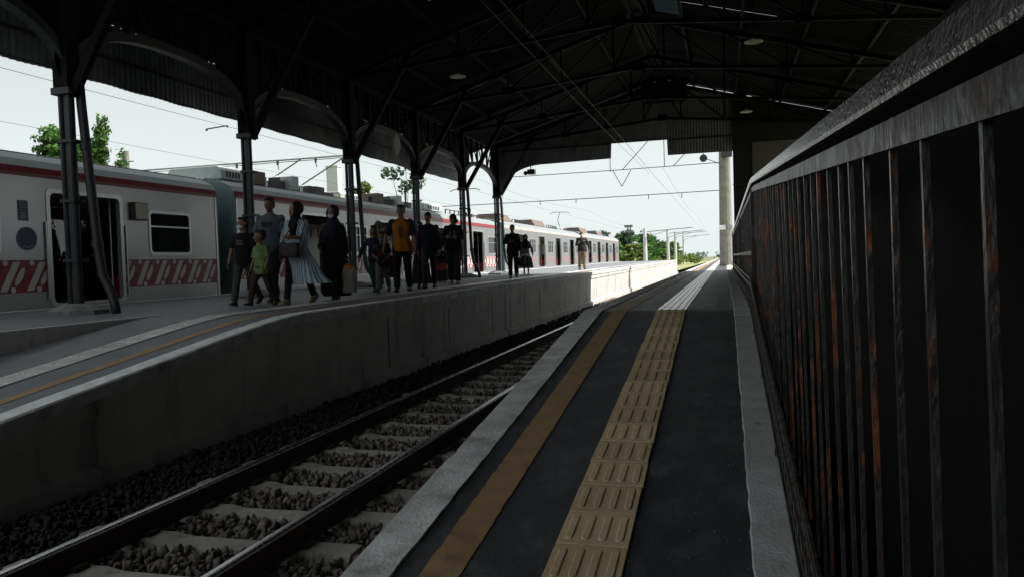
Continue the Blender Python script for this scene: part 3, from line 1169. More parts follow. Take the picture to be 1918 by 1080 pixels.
x = -8.9
rj = [R.uniform(0.0, 0.05) for _ in range(40)]
k = 0
edges = [-8.9, -8.25, -7.6, -6.95, -6.3, -5.65, -5.0, -4.22, -3.6, -2.7, -2.05, -1.4, -0.75, -0.1, 0.38]
for a, c in zip(edges[:-1], edges[1:]):
    gap = 0.055 + rj[k] + (0.04 if a > -1.5 else 0)
    if -3.7 < a < -1.5:
        gap = -0.01
    k += 1
    b = MB()
    corr_panel(b, (a - .012, c + .012), lambda u: roof_z(u) - gap, lambda u: 4.56 if u > -8.3 and a < -4.3 else gab_bot(u) if a < -4.3 else 4.56, lambda u, z, d: (u, d, z), M_sheet, wl=0.11)
    b.build('gable_panel', gable)
    b = MB()
    if a < -4.3 or a > -2.2:
        corr_panel(b, (a - .012, c + .012), lambda u: 4.50, gab_bot, lambda u, z, d: (u, d - .05, z), M_sheet, wl=0.11)
        b.build('lower_valance_panel', gable)
b = MB()
b.box((-8.75, -.06, 4.50), (-4.22, .045, 4.57), M_iron)
b.box((-2.05, -.06, 4.50), (0.38, .045, 4.57), M_iron)
b.box((-4.22, -.06, 4.55), (-2.05, .045, 4.60), M_iron)
b.build('gable_rail', gable)
b = MB()
b.box((0.38, -.08, -1.9), (0.92, .12, 6.1), M_dark_wall)
b.build('pillar', gable)
b = MB()
b.prism_y([(0.92, -1.9), (4.72, -1.9), (4.72, 4.80), (3.95, 5.08), (0.92, 5.92)], 0.0, .1, M_dark_wall)
b.build('side_wall', gable)
b = MB()
b.box((1.08, -.03, 2.75), (4.7, -.003, 4.22), M_grey_board)
b.build('grey_board', gable)
b = MB()
b.box((.36, -.12, 2.65), (1.08, -.085, 2.70), M_iron)
b.build('pillar_band', gable)

# unseen building, its height and far end shaped to steer the light
sw = MB()
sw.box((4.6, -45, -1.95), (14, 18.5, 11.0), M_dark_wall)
o = sw.build('unseen_building')
tag(o, 'unseen dark building beyond the fence, shaped to shade and admit light', 'building')
pw = MB()  # added black screen, stands in for the dark void behind the fence
pw.loft([[(.60, y_, -1.6), (.72, y_, -1.6), (.72, y_, zt_), (.60, y_, zt_)][::-1] for y_, zt_ in ((-2, .45), (1.5, .62), (8.2, .86), (30.4, .92))], M_void_board)
op = pw.build('void_screen')
tag(op, 'added black screen behind the rusty fence, standing in for deep shade', 'wall')


# lamps hanging from the trusses
def lamp(p, label):
    t = thing('hanging_lamp', label, 'lamp', p, 0, 'round hall lamps')
    b = MB()
    n = 20
    rg = lambda r, z: [(r * math.cos(2 * math.pi * k / n), r * math.sin(2 * math.pi * k / n), z) for k in range(n)]
    b.loft([rg(.17, 0), rg(.20, .012), rg(.19, .03), rg(.07, .06), rg(.04, .10)], M_lamp)
    b.build('shade', t, smooth=False)
    b = MB()
    b.tube([(0, 0, .10), (0, 0, roof_z(p[0]) - p[2] - .1)], .012, M_dark_iron, 6)
    b.build('stem', t)


lamp((-6.08, 17.62, 4.47), 'round white hall lamp over the train platform')
lamp((0.70, 17.62, 4.58), 'round white hall lamp high over the fenced platform')
lamp((0.77, 26.3, 4.62), 'round white hall lamp low beside the end gable wall')

# ------------------------------------------------------------------ fence
fence = thing('platform_fence', 'rusty dark steel railing fence along the tactile-paved platform', 'fence', (0, 0, 0))


def rail_z(y):
    if y < 7.6:
        return 0.150 + 0.069 * y
    if y < 8.4:
        t = (y - 7.6) / .8
        return 0.150 + 0.069 * 7.6 + 0.026 * (1 - (1 - t) ** 2)
    return 0.700 + 0.0018 * (y - 8.4)


b = MB()
rings = []
for y in [-1.5, 0.0, 0.5, 1, 1.5, 2, 3, 4, 5, 6, 7, 7.6, 7.8, 8.0, 8.2, 8.4, 10, 14, 20, 30.3]:
    z = rail_z(y)
    x = 0.255
    rings.append([(x + .006, y, z), (x + .10, y, z + .004), (x + .10, y, z + .056), (x + .012, y, z + .058), (x + .002, y, z + .05), (x, y, z + .008)])
b.loft(rings[::-1], M_handrail)
b.build('handrail', fence)
b = MB()
rings = []
for y in [-1.5, 0, 1, 2, 4, 6, 7.6, 8.0, 8.4, 14, 30.3]:
    z = rail_z(y) - .026
    rings.append([(.276, y, z - .05), (.284, y, z - .05), (.284, y, z), (.276, y, z)])
b.loft(rings[::-1], M_flatbar)
b.build('flat_bar', fence)
ybar = [0.99, 1.26, 1.51, 1.76, 1.95, 2.14, 2.37, 2.61, 2.82, 3.0, 3.31]
ybar = [0.30, 0.52, 0.76] + ybar
y = 3.52
while y < 30:
    ybar.append(y + R.uniform(-.015, .015))
    y += 0.225
for y in ybar:
    zt_ = rail_z(y) - .060
    zb = zr(y) + 0.06
    b = MB()
    dx = R.uniform(-.003, .003)
    lean = 0.022
    yl_ = -0.03 + R.uniform(-.01, .01)
    w, d = R.choice([.0055, .0065, .0075, .006]), 0.011
    N = 4
    rings = []
    for i in range(N + 1):
        s = i / N
        z = zt_ + (zb - zt_) * s
        xx = 0.284 + dx + lean * s + R.uniform(-.001, .001)
        yv = y + yl_ * s
        rings.append([(xx, yv - w, z), (xx + d, yv - w, z), (xx + d, yv + w, z), (xx, yv + w, z)])
    b.loft(rings, M_fence)
    b.build('baluster', fence)
# bottom rails, ornament rings between them, little feet
for hgt, xx, yA, yB in ((0.315, 0.238, -1, 30.2), (0.255, 0.242, -1, 30.2), (0.10, 0.238, -1, 30.2), (0.045, 0.232, -1, 30.2)):
    b = MB()
    rings = []
    for y in [yA, 2, 4, 6, 8.14, 14, 30.2]:
        z = zr(y) + hgt
        rings.append([(xx, y, z - .012), (xx + .012, y, z - .012), (xx + .012, y, z + .012), (xx, y, z + .012)])
    b.loft(rings[::-1], M_flatbar)
    b.build('bottom_rail', fence)
b = MB()
rings = []
for y in [8.25, 14, 22, 30.2]:
    z = 0.02
    rings.append([(.262, y, z - .022), (.272, y, z - .022), (.272, y, z + .022), (.262, y, z + .022)])
b.loft(rings[::-1], M_flatbar)
b.build('middle_rail', fence)
b = MB()
n = 10
tor = []
for k in range(n + 1):
    t = 2 * math.pi * k / n
    tor.append((0.0, .062 * math.cos(t), .062 * math.sin(t)))
b.tube(tor, .006, M_flatbar, 5, caps=False)
ring_me = b.mesh('ornament_ring')
y = 1.5
while y < 26:
    o = link('ornament_ring', ring_me, fence)
    o.location = (.246, y, zr(y) + .178)
    y += 0.15 if y < 14 else .24
for y in np.arange(1.2, 30, 1.45):
    b = MB()
    b.box((.225, y - .02, zr(y) - .02), (.285, y + .02, zr(y) + .05), M_fence)
    b.build('foot', fence)
for y in (8.2, 14.6, 21, 27.5):
    b = MB()
    b.box((.262, y - .012, zr(y)), (.30, y + .012, rail_z(y)), M_flatbar)
    b.build('post', fence)

# ------------------------------------------------------------------ train
TX = -11.3
CARL = 22.6
Z0, Z1 = -0.62, 1.72                     # body side bottom / top
DOORS = [3.76, 8.79, 13.81, 18.84]
DW = 0.82
WIN = [(0.95, 2.15)]
for a, c in zip(DOORS[:-1], DOORS[1:]):
    s0 = a + DW + 1.0
    wd = (c - DW - 1.0 - s0 - 2 * .12) / 3
    for i in range(3):
        WIN.append((s0 + i * (wd + .12), s0 + i * (wd + .12) + wd))
WIN.append((CARL - 2.15, CARL - 0.95))
WZ0, WZ1 = 0.42, 1.25


def side_wall(mb, x0, x1, doors, material):
    ysb = {0, CARL}
    for a, c in WIN:
        ysb |= {a, c}
    for d in doors:
        ysb |= {d - DW, d + DW}
    ysb = sorted(ysb)
    for a, c in zip(ysb[:-1], ysb[1:]):
        m = (a + c) / 2
        if any(abs(m - d) < DW for d in doors):
            mb.box((x0, a, 1.48), (x1, c, Z1), material)
            mb.box((x0, a, Z0), (x1, c, -0.47), material)
        elif any(p < m < q for p, q in WIN):
            mb.box((x0, a, Z0), (x1, c, WZ0), material)
            mb.box((x0, a, WZ1), (x1, c, Z1), material)
        else:
            mb.box((x0, a, Z0), (x1, c, Z1), material)


ROOFP = [(0.0, 1.72), (-0.02, 1.86), (-0.12, 2.00), (-0.42, 2.145), (-0.95, 2.225), (-1.4, 2.25)]
ROOFP = ROOFP + [(-2.8 - x, z) for x, z in ROOFP[::-1][1:]]


def rounded_rect(y0, y1, z0, z1, r, n=4):
    pts = []
    for cy, cz, a0 in ((y1 - r, z1 - r, 0), (y0 + r, z1 - r, 90), (y0 + r, z0 + r, 180), (y1 - r, z0 + r, 270)):
        for k in range(n + 1):
            t = math.radians(a0 + 90 * k / n)
            pts.append((cy + r * math.cos(t), cz + r * math.sin(t)))
    return pts


def frame_ring(mb, outer, inner, x0, x1, material):
    n = len(outer)
    o = len(mb.v)
    vs = [(x1, y, z) for y, z in outer] + [(x1, y, z) for y, z in inner] + [(x0, y, z) for y, z in outer] + [(x0, y, z) for y, z in inner]
    fs = []
    for i in range(n):
        j = (i + 1) % n
        fs += [(i, j, n + j, n + i), (2 * n + i, i, n + i + 0, 3 * n + i) if False else (i, 2 * n + i, 2 * n + j, j), (n + i, n + j, 3 * n + j, 3 * n + i)]
    mb.add(vs, fs, material)


CARM = {}


def car_meshes():
    # local frame: x=0 platform side, negative away, y along the train, z world height
    b = MB()
    side_wall(b, -0.06, 0.0, DOORS, M_steel)
    CARM['body'] = b.mesh('side_wall')
    b = MB()
    side_wall(b, -2.80, -2.74, [], M_steel)
    CARM['body2'] = b.mesh('side_wall')
    b = MB()
    b.loft([[(x, y, z) for x, z in ROOFP] for y in (0.0, CARL)], M_train_roof)
    CARM['roof'] = b.mesh('car_roof')
    b = MB()
    b.loft([[(0.012, y, 1.70), (0.014, y, 1.76), (-0.006, y, 1.865), (-0.03, y, 1.865), (-0.01, y, 1.70)][::-1] for y in (0.0, CARL)], M_red)
    CARM['stripe'] = b.mesh('red_stripe')
    b = MB()
    b.loft([[(0.012, y, 1.70), (0.014, y, 1.76), (-0.006, y, 1.865), (-0.03, y, 1.865), (-0.01, y, 1.70)][::-1] for y in (0.0, CARL)], M_overlit_stripe)
    CARM['stripe_pale'] = b.mesh('cantrail_stripe')
    b = MB()
    b.bar((-.5, 0.02, 2.165), (-.5, CARL - .02, 2.165), .035, .03, M_train_rib)
    CARM['rib'] = b.mesh('roof_rib')
    # floor, interior
    b = MB()
    b.box((-2.74, 0.05, -0.62), (-0.06, CARL - .05, -0.47), M_int_floor)
    b.box((-2.735, 0.05, 1.50), (-0.065, CARL - .05, 1.56), M_int_wall)
    for a, c in zip([0.05] + [d + DW for d in DOORS], [d - DW for d in DOORS] + [CARL - .05]):
        if c - a > .6:
            b.box((-2.73, a + .1, -0.45), (-2.25, c - .1, -0.02), M_int_red)
            b.box((-2.735, a + .1, -0.02), (-2.62, c - .1, 0.40), M_int_red)
            b.box((-0.55, a + .1, -0.45), (-0.07, c - .1, -0.02), M_int_red)
    CARM['interior'] = b.mesh('car_interior')
    b = MB()
    for xx in (-0.75, -2.05):
        b.tube([(xx, 0.4, 1.30), (xx, CARL - .4, 1.30)], .016, M_frame_alu, 6)
        yv = 0.7
        while yv < CARL - .5:
            b.tube([(xx, yv, 1.30), (xx, yv + .02, 1.10)], .01, M_handle_yellow, 5)
            b.tube([(xx, yv - .06, 1.02), (xx, yv + .06, 1.02), (xx, yv, 1.12), (xx, yv - .06, 1.02)], .012, M_handle_yellow, 5)
            yv += .45
    for d in DOORS:
        for s in (-1, 1):
            b.tube([(-.30, d + s * (DW + .06), -0.45), (-.30, d + s * (DW + .06), 1.5)], .017, M_frame_alu, 6)
    CARM['handrails'] = b.mesh('interior_handrails')
    # batik band with print
    b = MB()
    bz0, bz1 = -0.25, 0.29
    x = 0.006
    segs_ = []
    a = 0.02
    for d in DOORS:
        segs_.append((a, d - DW - .07))
        a = d + DW + .07
    segs_.append((a, CARL - .02))
    for s0, s1 in segs_:
        b.box((0.0005, s0, bz0), (0.004, s1, bz1), M_maroon)
        P = 0.50
        k = math.floor(s0 / P) - 1
        while k * P < s1:
            u = k * P

            def clip(poly):
                def cl(poly, f):
                    out = []
                    for i in range(len(poly)):
                        p, q = poly[i], poly[(i + 1) % len(poly)]
                        fp, fq = f(p), f(q)
                        if fp >= 0:
                            out.append(p)
                        if fp * fq < 0:
                            t = fp / (fp - fq)
                            out.append((p[0] + (q[0] - p[0]) * t, p[1] + (q[1] - p[1]) * t))
                    return out
                poly = cl(poly, lambda p: p[0] - s0)
                poly = cl(poly, lambda p: s1 - p[0]) if len(poly) > 2 else poly
                return poly
            shapes = [[(u + .0, bz0 + .03), (u + .13, bz0 + .03), (u + .40, bz1 - .03), (u + .27, bz1 - .03)],
                      [(u + .28, bz0 + .11), (u + .35, bz0 + .14), (u + .43, bz0 + .24), (u + .475, bz0 + .35), (u + .48, bz0 + .42), (u + .43, bz0 + .41), (u + .35, bz0 + .31), (u + .29, bz0 + .20)]]
            for cy, cz in ((u + .12, bz1 - .05), (u + .245, bz0 + .05)):
                shapes.append([(cy + .047 * math.cos(2 * math.pi * q / 12), cz + .047 * math.sin(2 * math.pi * q / 12)) for q in range(12)])
            for sh in shapes:
                sh = clip(sh)
                if len(sh) > 2:
                    b.prism_x(sh, 0.0045, 0.0075, M_batik_white)
            k += 1
    CARM['batik'] = b.mesh('batik_band')
    b = MB()
    for s0, s1 in segs_:
        y = s0 + .05
        while y < s1 - .3:
            b.prism_x([(y, bz0 + .04), (y + .05, bz0 + .04), (y + .26, bz1 - .06), (y + .20, bz1 - .06)], 0.0005, 0.004, M_overlit_red)
            b.prism_x([(y + .17, bz0 + .12), (y + .20, bz0 + .14), (y + .27, bz0 + .32), (y + .24, bz0 + .32)], 0.0005, 0.004, M_overlit_red)
            y += .34
    CARM['batik_pale'] = b.mesh('batik_band')
    # window frame + pane (local to window centre)
    for nm, wd in (('w1', 1.2), ('w2', WIN[1][1] - WIN[1][0])):
        b = MB()
        h = (WZ1 - WZ0) / 2
        outer = rounded_rect(-wd / 2 - .045, wd / 2 + .045, -h - .045, h + .045, .11)
        inner = rounded_rect(-wd / 2 + .015, wd / 2 - .015, -h + .015, h - .015, .07)
        frame_ring(b, outer, inner, -.03, .012, M_frame_alu)
        b.box((-.02, -wd / 2, h * .28), (.006, wd / 2, h * .28 + .03), M_frame_alu)
        CARM[nm + 'frame'] = b.mesh('window_frame')
        b = MB()
        b.box((-.03, -wd / 2 - .01, -h - .01), (-.022, wd / 2 + .01, h + .01), M_glass)
        CARM[nm + 'pane'] = b.mesh('window_pane')
    b = MB()
    outer = rounded_rect(-DW - .06, DW + .06, -0.50, 1.53, .09)
    inner = rounded_rect(-DW + .02, DW - .02, -0.46, 1.46, .10)
    frame_ring(b, outer, inner, -.05, .012, M_frame_alu)
    for s in (-1, 1):
        b.box((-.05, s * (DW - .035) - .02, -.45), (-.03, s * (DW - .035) + .02, 1.45), M_frame_alu)
        b.box((0.0, s * (DW + .10) - .012, -.38), (.035, s * (DW + .10) + .012, 0.95), M_frame_alu)
    CARM['doorframe'] = b.mesh('door_frame')
    # car ends
    b = MB()
    poly = [(0.0, Z0)] + ROOFP + [(-2.8, Z0)]
    poly = [(x, z) for x, z in poly]
    b.prism_y(poly[::-1], -0.05, 0.0, M_car_end)
    CARM['end'] = b.mesh('car_end')
    b = MB()
    b.box((-1.95, -.75, -0.5), (-0.85, -.05, 1.45), M_rubber)
    CARM['gangway'] = b.mesh('gangway')
    b = MB()
    for yv in np.arange(0.35, CARL, 0.55):
        b.box((-.01, yv, -0.60), (.004, yv + .5, -0.47), M_steel) if False else None
    b.box((-2.6, 0.6, -1.35), (-0.15, CARL - .6, -0.63), M_rubber)
    CARM['under'] = b.mesh('underframe')
    b = MB()
    b.loft([[(-.011, y0, Z0), (.011, y0, Z0), (.011, y0, 1.74), (-.011, y0, 1.74)] for y0 in (0.0, .05)], M_frame_alu)
    CARM['corner'] = b.mesh('corner_strip')


car_meshes()


def ac_unit(parent, y, L, z=2.235, small=False):
    o = MB()
    hw = 0.78 if not small else 0.5
    h = 0.33 if not small else .24
    prof = [(-hw, 0), (hw, 0), (hw, h * .7), (hw * .86, h), (-hw * .86, h), (-hw, h * .7)]
    o.loft([[(-1.4 + x, yv, z + zz) for x, zz in prof][::-1] for yv in (y, y + L)], M_ac)
    q = o.build('ac_unit', parent, bevel=0.02)
    o = MB()
    for k in range(5):
        o.box((-1.4 + hw - .0, y + L * .2 + k * L * .13, z + .06), (-1.4 + hw + .008, y + L * .2 + k * L * .13 + L * .08, z + h * .62), M_ac_dark)
    o.build('grille', q)


def pantograph(parent, y, up=True):
    o = MB()
    o.box((-2.0, y - .5, 2.34), (-0.8, y - .42, 2.42), M_brown_box)
    o.box((-2.0, y + .42, 2.34), (-0.8, y + .5, 2.42), M_brown_box)
    for x in (-1.9, -0.9):
        o.box((x - .03, y - .45, 2.35), (x + .03, y + .45, 2.41), M_brown_box)
    for x in (-1.95, -0.85):
        for yv in (y - .46, y + .46):
            o.tube([(x, yv, 2.2), (x, yv, 2.36)], .05, M_brown_box, 8)
    q = o.build('pantograph', parent)
    o = MB()
    if up:
        o.tube([(-1.4, y + .4, 2.42), (-1.4, y - .55, 3.05), (-1.4, y + .25, 3.72)], .028, M_wire, 6)
        for s in (-1, 1):
            o.tube([(-1.4 + s * .8, y + .25, 3.66), (-1.4 + s * .6, y + .25, 3.75), (-1.4, y + .25, 3.77), (-1.4 - s * .6, y + .25, 3.75)], .022, M_wire, 6)
    else:
        o.tube([(-1.4, y + .9, 2.5), (-1.4, y - .9, 2.56)], .03, M_wire, 6)
        o.tube([(-2.1, y - .8, 2.6), (-.7, y - .8, 2.6)], .025, M_wire, 6)
        for s in (-1, 1):
            o.tube([(-1.4 + s * .5, y + .9, 2.5), (-1.4 + s * .25, y - .9, 2.6)], .02, M_wire, 6)
    o.build('collector_arm', q)


def clutter(parent, y, L, seed):
    rg_ = random.Random(seed)
    yv = y
    while yv < y + L:
        w = rg_.uniform(.25, .6)
        h = rg_.uniform(.12, .42)
        x0 = rg_.uniform(-1.9, -1.1)
        b = MB()
        b.box((x0, yv, 2.21), (x0 + rg_.uniform(.3, .8), yv + w, 2.21 + h), rg_.choice([M_brown_box, M_ac_dark, M_brown_box, M_ac]))
        b.build('equipment_box', parent, bevel=.012)
        b = MB()
        xx = rg_.uniform(-1.3, -.7)
        b.tube([(xx, yv, 2.19), (xx, yv, 2.19 + h * .8)], .035, M_lip_white if rg_.random() < .5 else M_wire, 6)
        b.build('insulator', parent)
        b = MB()
        b.tube([(xx, yv, 2.19 + h * .8), (x0 + .2, yv + w * .5, 2.25 + h), (xx - .2, yv + w + .3, 2.25)], .016, M_lip_white if rg_.random() < .6 else M_wire, 5)
        b.build('cable', parent)
        yv += w + rg_.uniform(.02, .15)


def carriage(y0, label, roofkit, overlit=False):
    dz = 0.0032 * max(0, y0 + CARL / 2 - 12)
    t = thing('train_carriage', label, 'train carriage', (TX, y0, dz), 0, 'carriages of the commuter train')
    for k, nm in (('body', 'side_wall'), ('body2', 'side_wall'), ('roof', 'roof'), ('stripe', 'red_stripe'), ('interior', 'interior'), ('handrails', 'interior_handrails'), ('batik', 'batik_band'), ('under', 'underframe')):
        o = link(nm, CARM[k + '_pale'] if overlit and k in ('batik', 'stripe') else CARM[k], t)
        if k == 'batik':
            o['kind'] = 'stuff'
    for i, x in enumerate((-0.5, -0.62, -0.74, -0.86, -0.98, -1.1)):
        o = link('roof_rib', CARM['rib'], t)
        o.location = (x + .5 , 0, (0.0, .018, .034, .05, .064, .075)[i] * 1.0)
    for a, c in WIN:
        k = 'w1' if c - a > 1.0 else 'w2'
        f = link('window', CARM[k + 'frame'], t)
        f.location = (0, (a + c) / 2, (WZ0 + WZ1) / 2)
        p = link('pane', CARM[k + 'pane'], f)
        p2 = link('pane', CARM[k + 'pane'], t)
        p2.location = (-2.74, (a + c) / 2, (WZ0 + WZ1) / 2)
    for d in DOORS:
        f = link('door_frame', CARM['doorframe'], t)
        f.location = (0, d, 0)
    e1 = link('end_wall', CARM['end'], t)
    e2 = link('end_wall', CARM['end'], t)
    e2.location = (0, CARL + .05, 0)
    gq = link('gangway', CARM['gangway'], t)
    for yv in (0.0, CARL - .05):
        cc = link('corner_strip', CARM['corner'], t)
        cc.location = (0, yv, 0)
    for kit in roofkit:
        if kit[0] == 'ac':
            ac_unit(t, kit[1], kit[2])
        elif kit[0] == 'acs':
            ac_unit(t, kit[1], kit[2], small=True)
        elif kit[0] == 'panto':
            pantograph(t, kit[1], kit[2])
        elif kit[0] == 'box':
            b = MB()
            b.loft([[(-1.4 + s * x, yv, z) for s, x, z in ((-1, .8, 2.22), (1, .8, 2.22), (1, .55, 2.22 + kit[3]), (-1, .55, 2.22 + kit[3]))][::-1] for yv in (kit[1], kit[1] + kit[2])], M_brown_box)
            b.build('roof_box', t, bevel=.02)
        elif kit[0] == 'clutter':
            clutter(t, kit[1], kit[2], 5)
        elif kit[0] == 'rail':
            b = MB()
            for x in (-0.75, -2.05):
                b.tube([(x, kit[1], 2.42), (x, kit[1] + kit[2], 2.42)], .022, M_wire, 6)
                for q in range(6):
                    yv = kit[1] + kit[2] * q / 5
                    b.tube([(x, yv, 2.2), (x, yv, 2.42)], .03, M_wire, 6)
            b.build('roof_conduit', t)
    return t


PERIOD = 23.35
Y1 = 15.36 - CARL
carriage(Y1, 'nearest silver carriage with its door open, cut by the left edge', [])
carriage(Y1 + PERIOD, 'silver carriage with roof equipment behind the walking family',
         [('ac', 0.35, 0.95), ('clutter', 1.6, 5.2), ('acs', 7.0, 1.5), ('clutter', 9.0, 3.2), ('rail', 8.8, 3.6), ('ac', 13.6, 2.2), ('rail', 16.5, 3), ('panto', 21.0, True)])
carriage(Y1 + 2 * PERIOD, 'silver carriage behind the man in black and the woman in the full skirt',
         [('box', 1.6, 2.2, .4), ('rail', 4.4, 3), ('box', 9.5, 3.2, .42), ('rail', 13.6, 3), ('acs', 18, 2), ('panto', 21.0, True)], True)
carriage(Y1 + 3 * PERIOD, 'farthest silver carriage, its end meeting the green trees', [('box', 3.0, 3.4, .42), ('rail', 7, 3), ('box', 12, 3.2, .42), ('rail', 16, 3)], True)

# fittings on the near carriage side
car1 = [o for o in bpy.data.objects if o.name == 'train_carriage'][0]
yb0 = -Y1
b = MB()
b.disc_x(0.006, 10.31 + yb0, 0.65, 0.195, M_blue_mark, 28, .005)
b.build('round_emblem', car1)
b = MB()
b.disc_x(0.008, 10.31 + yb0, 0.65, 0.20, M_frame_alu, 28, .0055) if False else None
ring_o = [(10.31 + yb0 + .20 * math.cos(2 * math.pi * k / 28), .65 + .20 * math.sin(2 * math.pi * k / 28)) for k in range(28)]
ring_i = [(10.31 + yb0 + .185 * math.cos(2 * math.pi * k / 28), .65 + .185 * math.sin(2 * math.pi * k / 28)) for k in range(28)]
frame_ring(b, ring_o, ring_i, 0.004, 0.008, M_poster)
# inner curved stroke of the emblem
b.prism_x([(10.22 + yb0, .52), (10.34 + yb0, .485), (10.42 + yb0, .53), (10.40 + yb0, .545), (10.33 + yb0, .51), (10.24 + yb0, .54)], .006, .0085, M_poster)
b.build('emblem_rim', car1)
M_poster_dark = mat('sign_dark_blue', (0.06, 0.07, 0.10), 0.5, var=0.4, scale=30)
for yc, zc, w, h in ((10.26, 1.12, .20, .17), (12.40, 1.10, .17, .18)):
    b = MB()
    b.box((0.0005, yc - w / 2 + yb0, zc - h), (.005, yc + w / 2 + yb0, zc + h), M_poster_dark)
    for q in range(4):
        b.box((.005, yc - w * .38 + yb0, zc + h * .8 - q * .045), (.007, yc + w * (.38 - .1 * (q % 2)) + yb0, zc + h * .8 - q * .045 + .018), M_poster)
    b.box((.005, yc - w * .3 + yb0, zc - h * .85), (.007, yc + w * .3 + yb0, zc - h * .15), M_poster)
    b.build('notice_sticker', car1)
b = MB()
b.box((0.0, 12.70 + yb0, 1.07), (0.10, 13.06 + yb0, 1.42), M_ac_dark)
b.box((0.10, 12.72 + yb0, 1.09), (0.106, 13.04 + yb0, 1.40), M_display)
b.box((0.02, 13.06 + yb0, 1.08), (0.098, 13.064 + yb0, 1.41), M_display)
b.build('side_display', car1, bevel=.004)
M_ad = mat('hanging_poster_red', (0.30, 0.03, 0.03), 0.6)
b = MB()
b.box((-1.4, 12.1 + yb0, 1.12), (-1.38, 12.75 + yb0, 1.42), M_ad)
b.build('hanging_poster', car1)

# ------------------------------------------------------------------ overhead line
ohl_pole = thing('overhead_line_pole', 'stained concrete overhead-line pole at the far end of the fence', 'pole', (0.10, 43.4, -0.55))
b = MB()
n = 14
rg = lambda r, z: [(r * math.cos(2 * math.pi * k / n), r * math.sin(2 * math.pi * k / n), z) for k in range(n)]
b.loft([rg(.37, 0), rg(.33, 3), rg(.27, 8.2)], M_pole)
b.build('shaft', ohl_pole, smooth=False)
b = MB()
b.box((-.35, -.40, 1.95), (-.02, -.36, 2.2), M_white_tag)
b.build('number_plate', ohl_pole)
b = MB()
b.tube([(0, 0, 2.0), (0, -.001, 2.2)], .36, M_galv, 14)
b.build('band', ohl_pole)
b = MB()
b.tube([(-.2, -.1, 5.5), (-1.0, -.1, 5.85)], .02, M_wire, 6)
b.build('bracket_arm', ohl_pole)
sp = thing('horn_loudspeaker', 'round black loudspeaker on an arm left of the concrete pole', 'loudspeaker', (-1.0, 43.3, 5.32))
b = MB()
b.ball((0, 0, 0), (.21, .16, .21), M_black)
b.build('horn', sp, smooth=True)
b = MB()
b.tube([(0, 0, .2), (0, 0, .6)], .02, M_black, 6)
b.build('bracket', sp)
bx = thing('floodlight_box', 'black box fitting near the top of the concrete pole', 'floodlight', (0.22, 43.0, 5.42))
b = MB()
b.box((-.28, -.1, -.16), (.28, .1, .16), M_black)
b.build('housing', bx, bevel=.03)
b = MB()
b.box((-.24, -.112, -.12), (.24, -.101, .12), M_ac_dark)
b.build('lens', bx)

cctv = thing('security_camera', 'black security camera hanging under the left end of the gable', 'security camera', (-7.57, 30.3, 3.61))
b = MB()
b.box((-.02, -.16, -.1), (.28, .12, .1), M_black)
b.build('housing', cctv, bevel=.02)
b = MB()
b.ball((-.12, 0, -.03), .09, M_black)
b.build('dome', cctv, smooth=True)
b = MB()
b.tube([(.1, 0, .1), (.1, .0, .5)], .02, M_black, 6)
b.build('stem', cctv)
disc = thing('ceiling_fan_disc', 'pale round disc fitting fixed under an arched girder', 'disc fitting', (-8.95, 20.35, 3.47))
b = MB()
n = 20
b.loft([[(.05 * q, .30 * math.cos(2 * math.pi * k / n) * (1 - .25 * q), .34 * math.sin(2 * math.pi * k / n) * (1 - .25 * q)) for k in range(n)] for q in (0, 1)], M_pale_disc)
b.build('dish', disc)
b = MB()
b.tube([(0, 0, .3), (0, 0, .75)], .02, M_iron, 6)
b.build('stem', disc)


def wires(name, label, segs_, r=.012, cat='overhead wire', group=None):
    b = MB()
    for s in segs_:
        b.tube(s, r, M_wire, 5)
    return tag(b.build(name), label, cat, group)


contact_z = 3.98
wires('contact_wire', 'thin overhead wire running through the hall above the track', [[(-3.9, y, 4.55 + 0.12 * math.sin((y - 5) / 30.5 * 3.14) * -1) for y in np.arange(-5, 44, 4)], [(-3.2, y, contact_z) for y in (-5, 15, 43, 95, 150)], [(-3.2, 43.4, 5.0), (-3.2, 60, 4.6), (-3.2, 75, 4.6), (-3.2, 95, 5.0), (-3.2, 150, 5)]], .007)
hs = []
hs.append([(0.1, 43.4, 5.05), (-5.4, 43.4, 4.98), (-12, 43.4, 4.95)])
hs.append([(0.1, 43.4, 3.55), (-7, 43.4, 3.48), (-14.5, 43.4, 3.45), (-24, 43.4, 3.5)])
hs.append([(-5.95, 43.4, 4.95), (-5.47, 43.4, 4.05)])
hs.append([(-4.95, 43.4, 4.93), (-5.47, 43.4, 4.05)])
hs.append([(-5.41, 43.4, 4.98), (-3.9, 43.2, 6.5)])
hs.append([(-2.6, 43.4, 5.02), (-1.6, 43.2, 6.0)])
hs.append([(-6.1, 43.4, 4.9), (-6.1, 43.4, 6.5)])
hs.append([(-3.1, 43.4, 5.0), (-3.1, 43.4, 6.5)])
for x in (-2.2, -4.0, -8.1, -10.2, -12.6):
    hs.append([(x, 43.4, 3.5), (x, 43.4, 3.25)])
wires('cross_span_wires', 'cross-span wires with a V hanger from the concrete pole over the tracks', hs, .022)

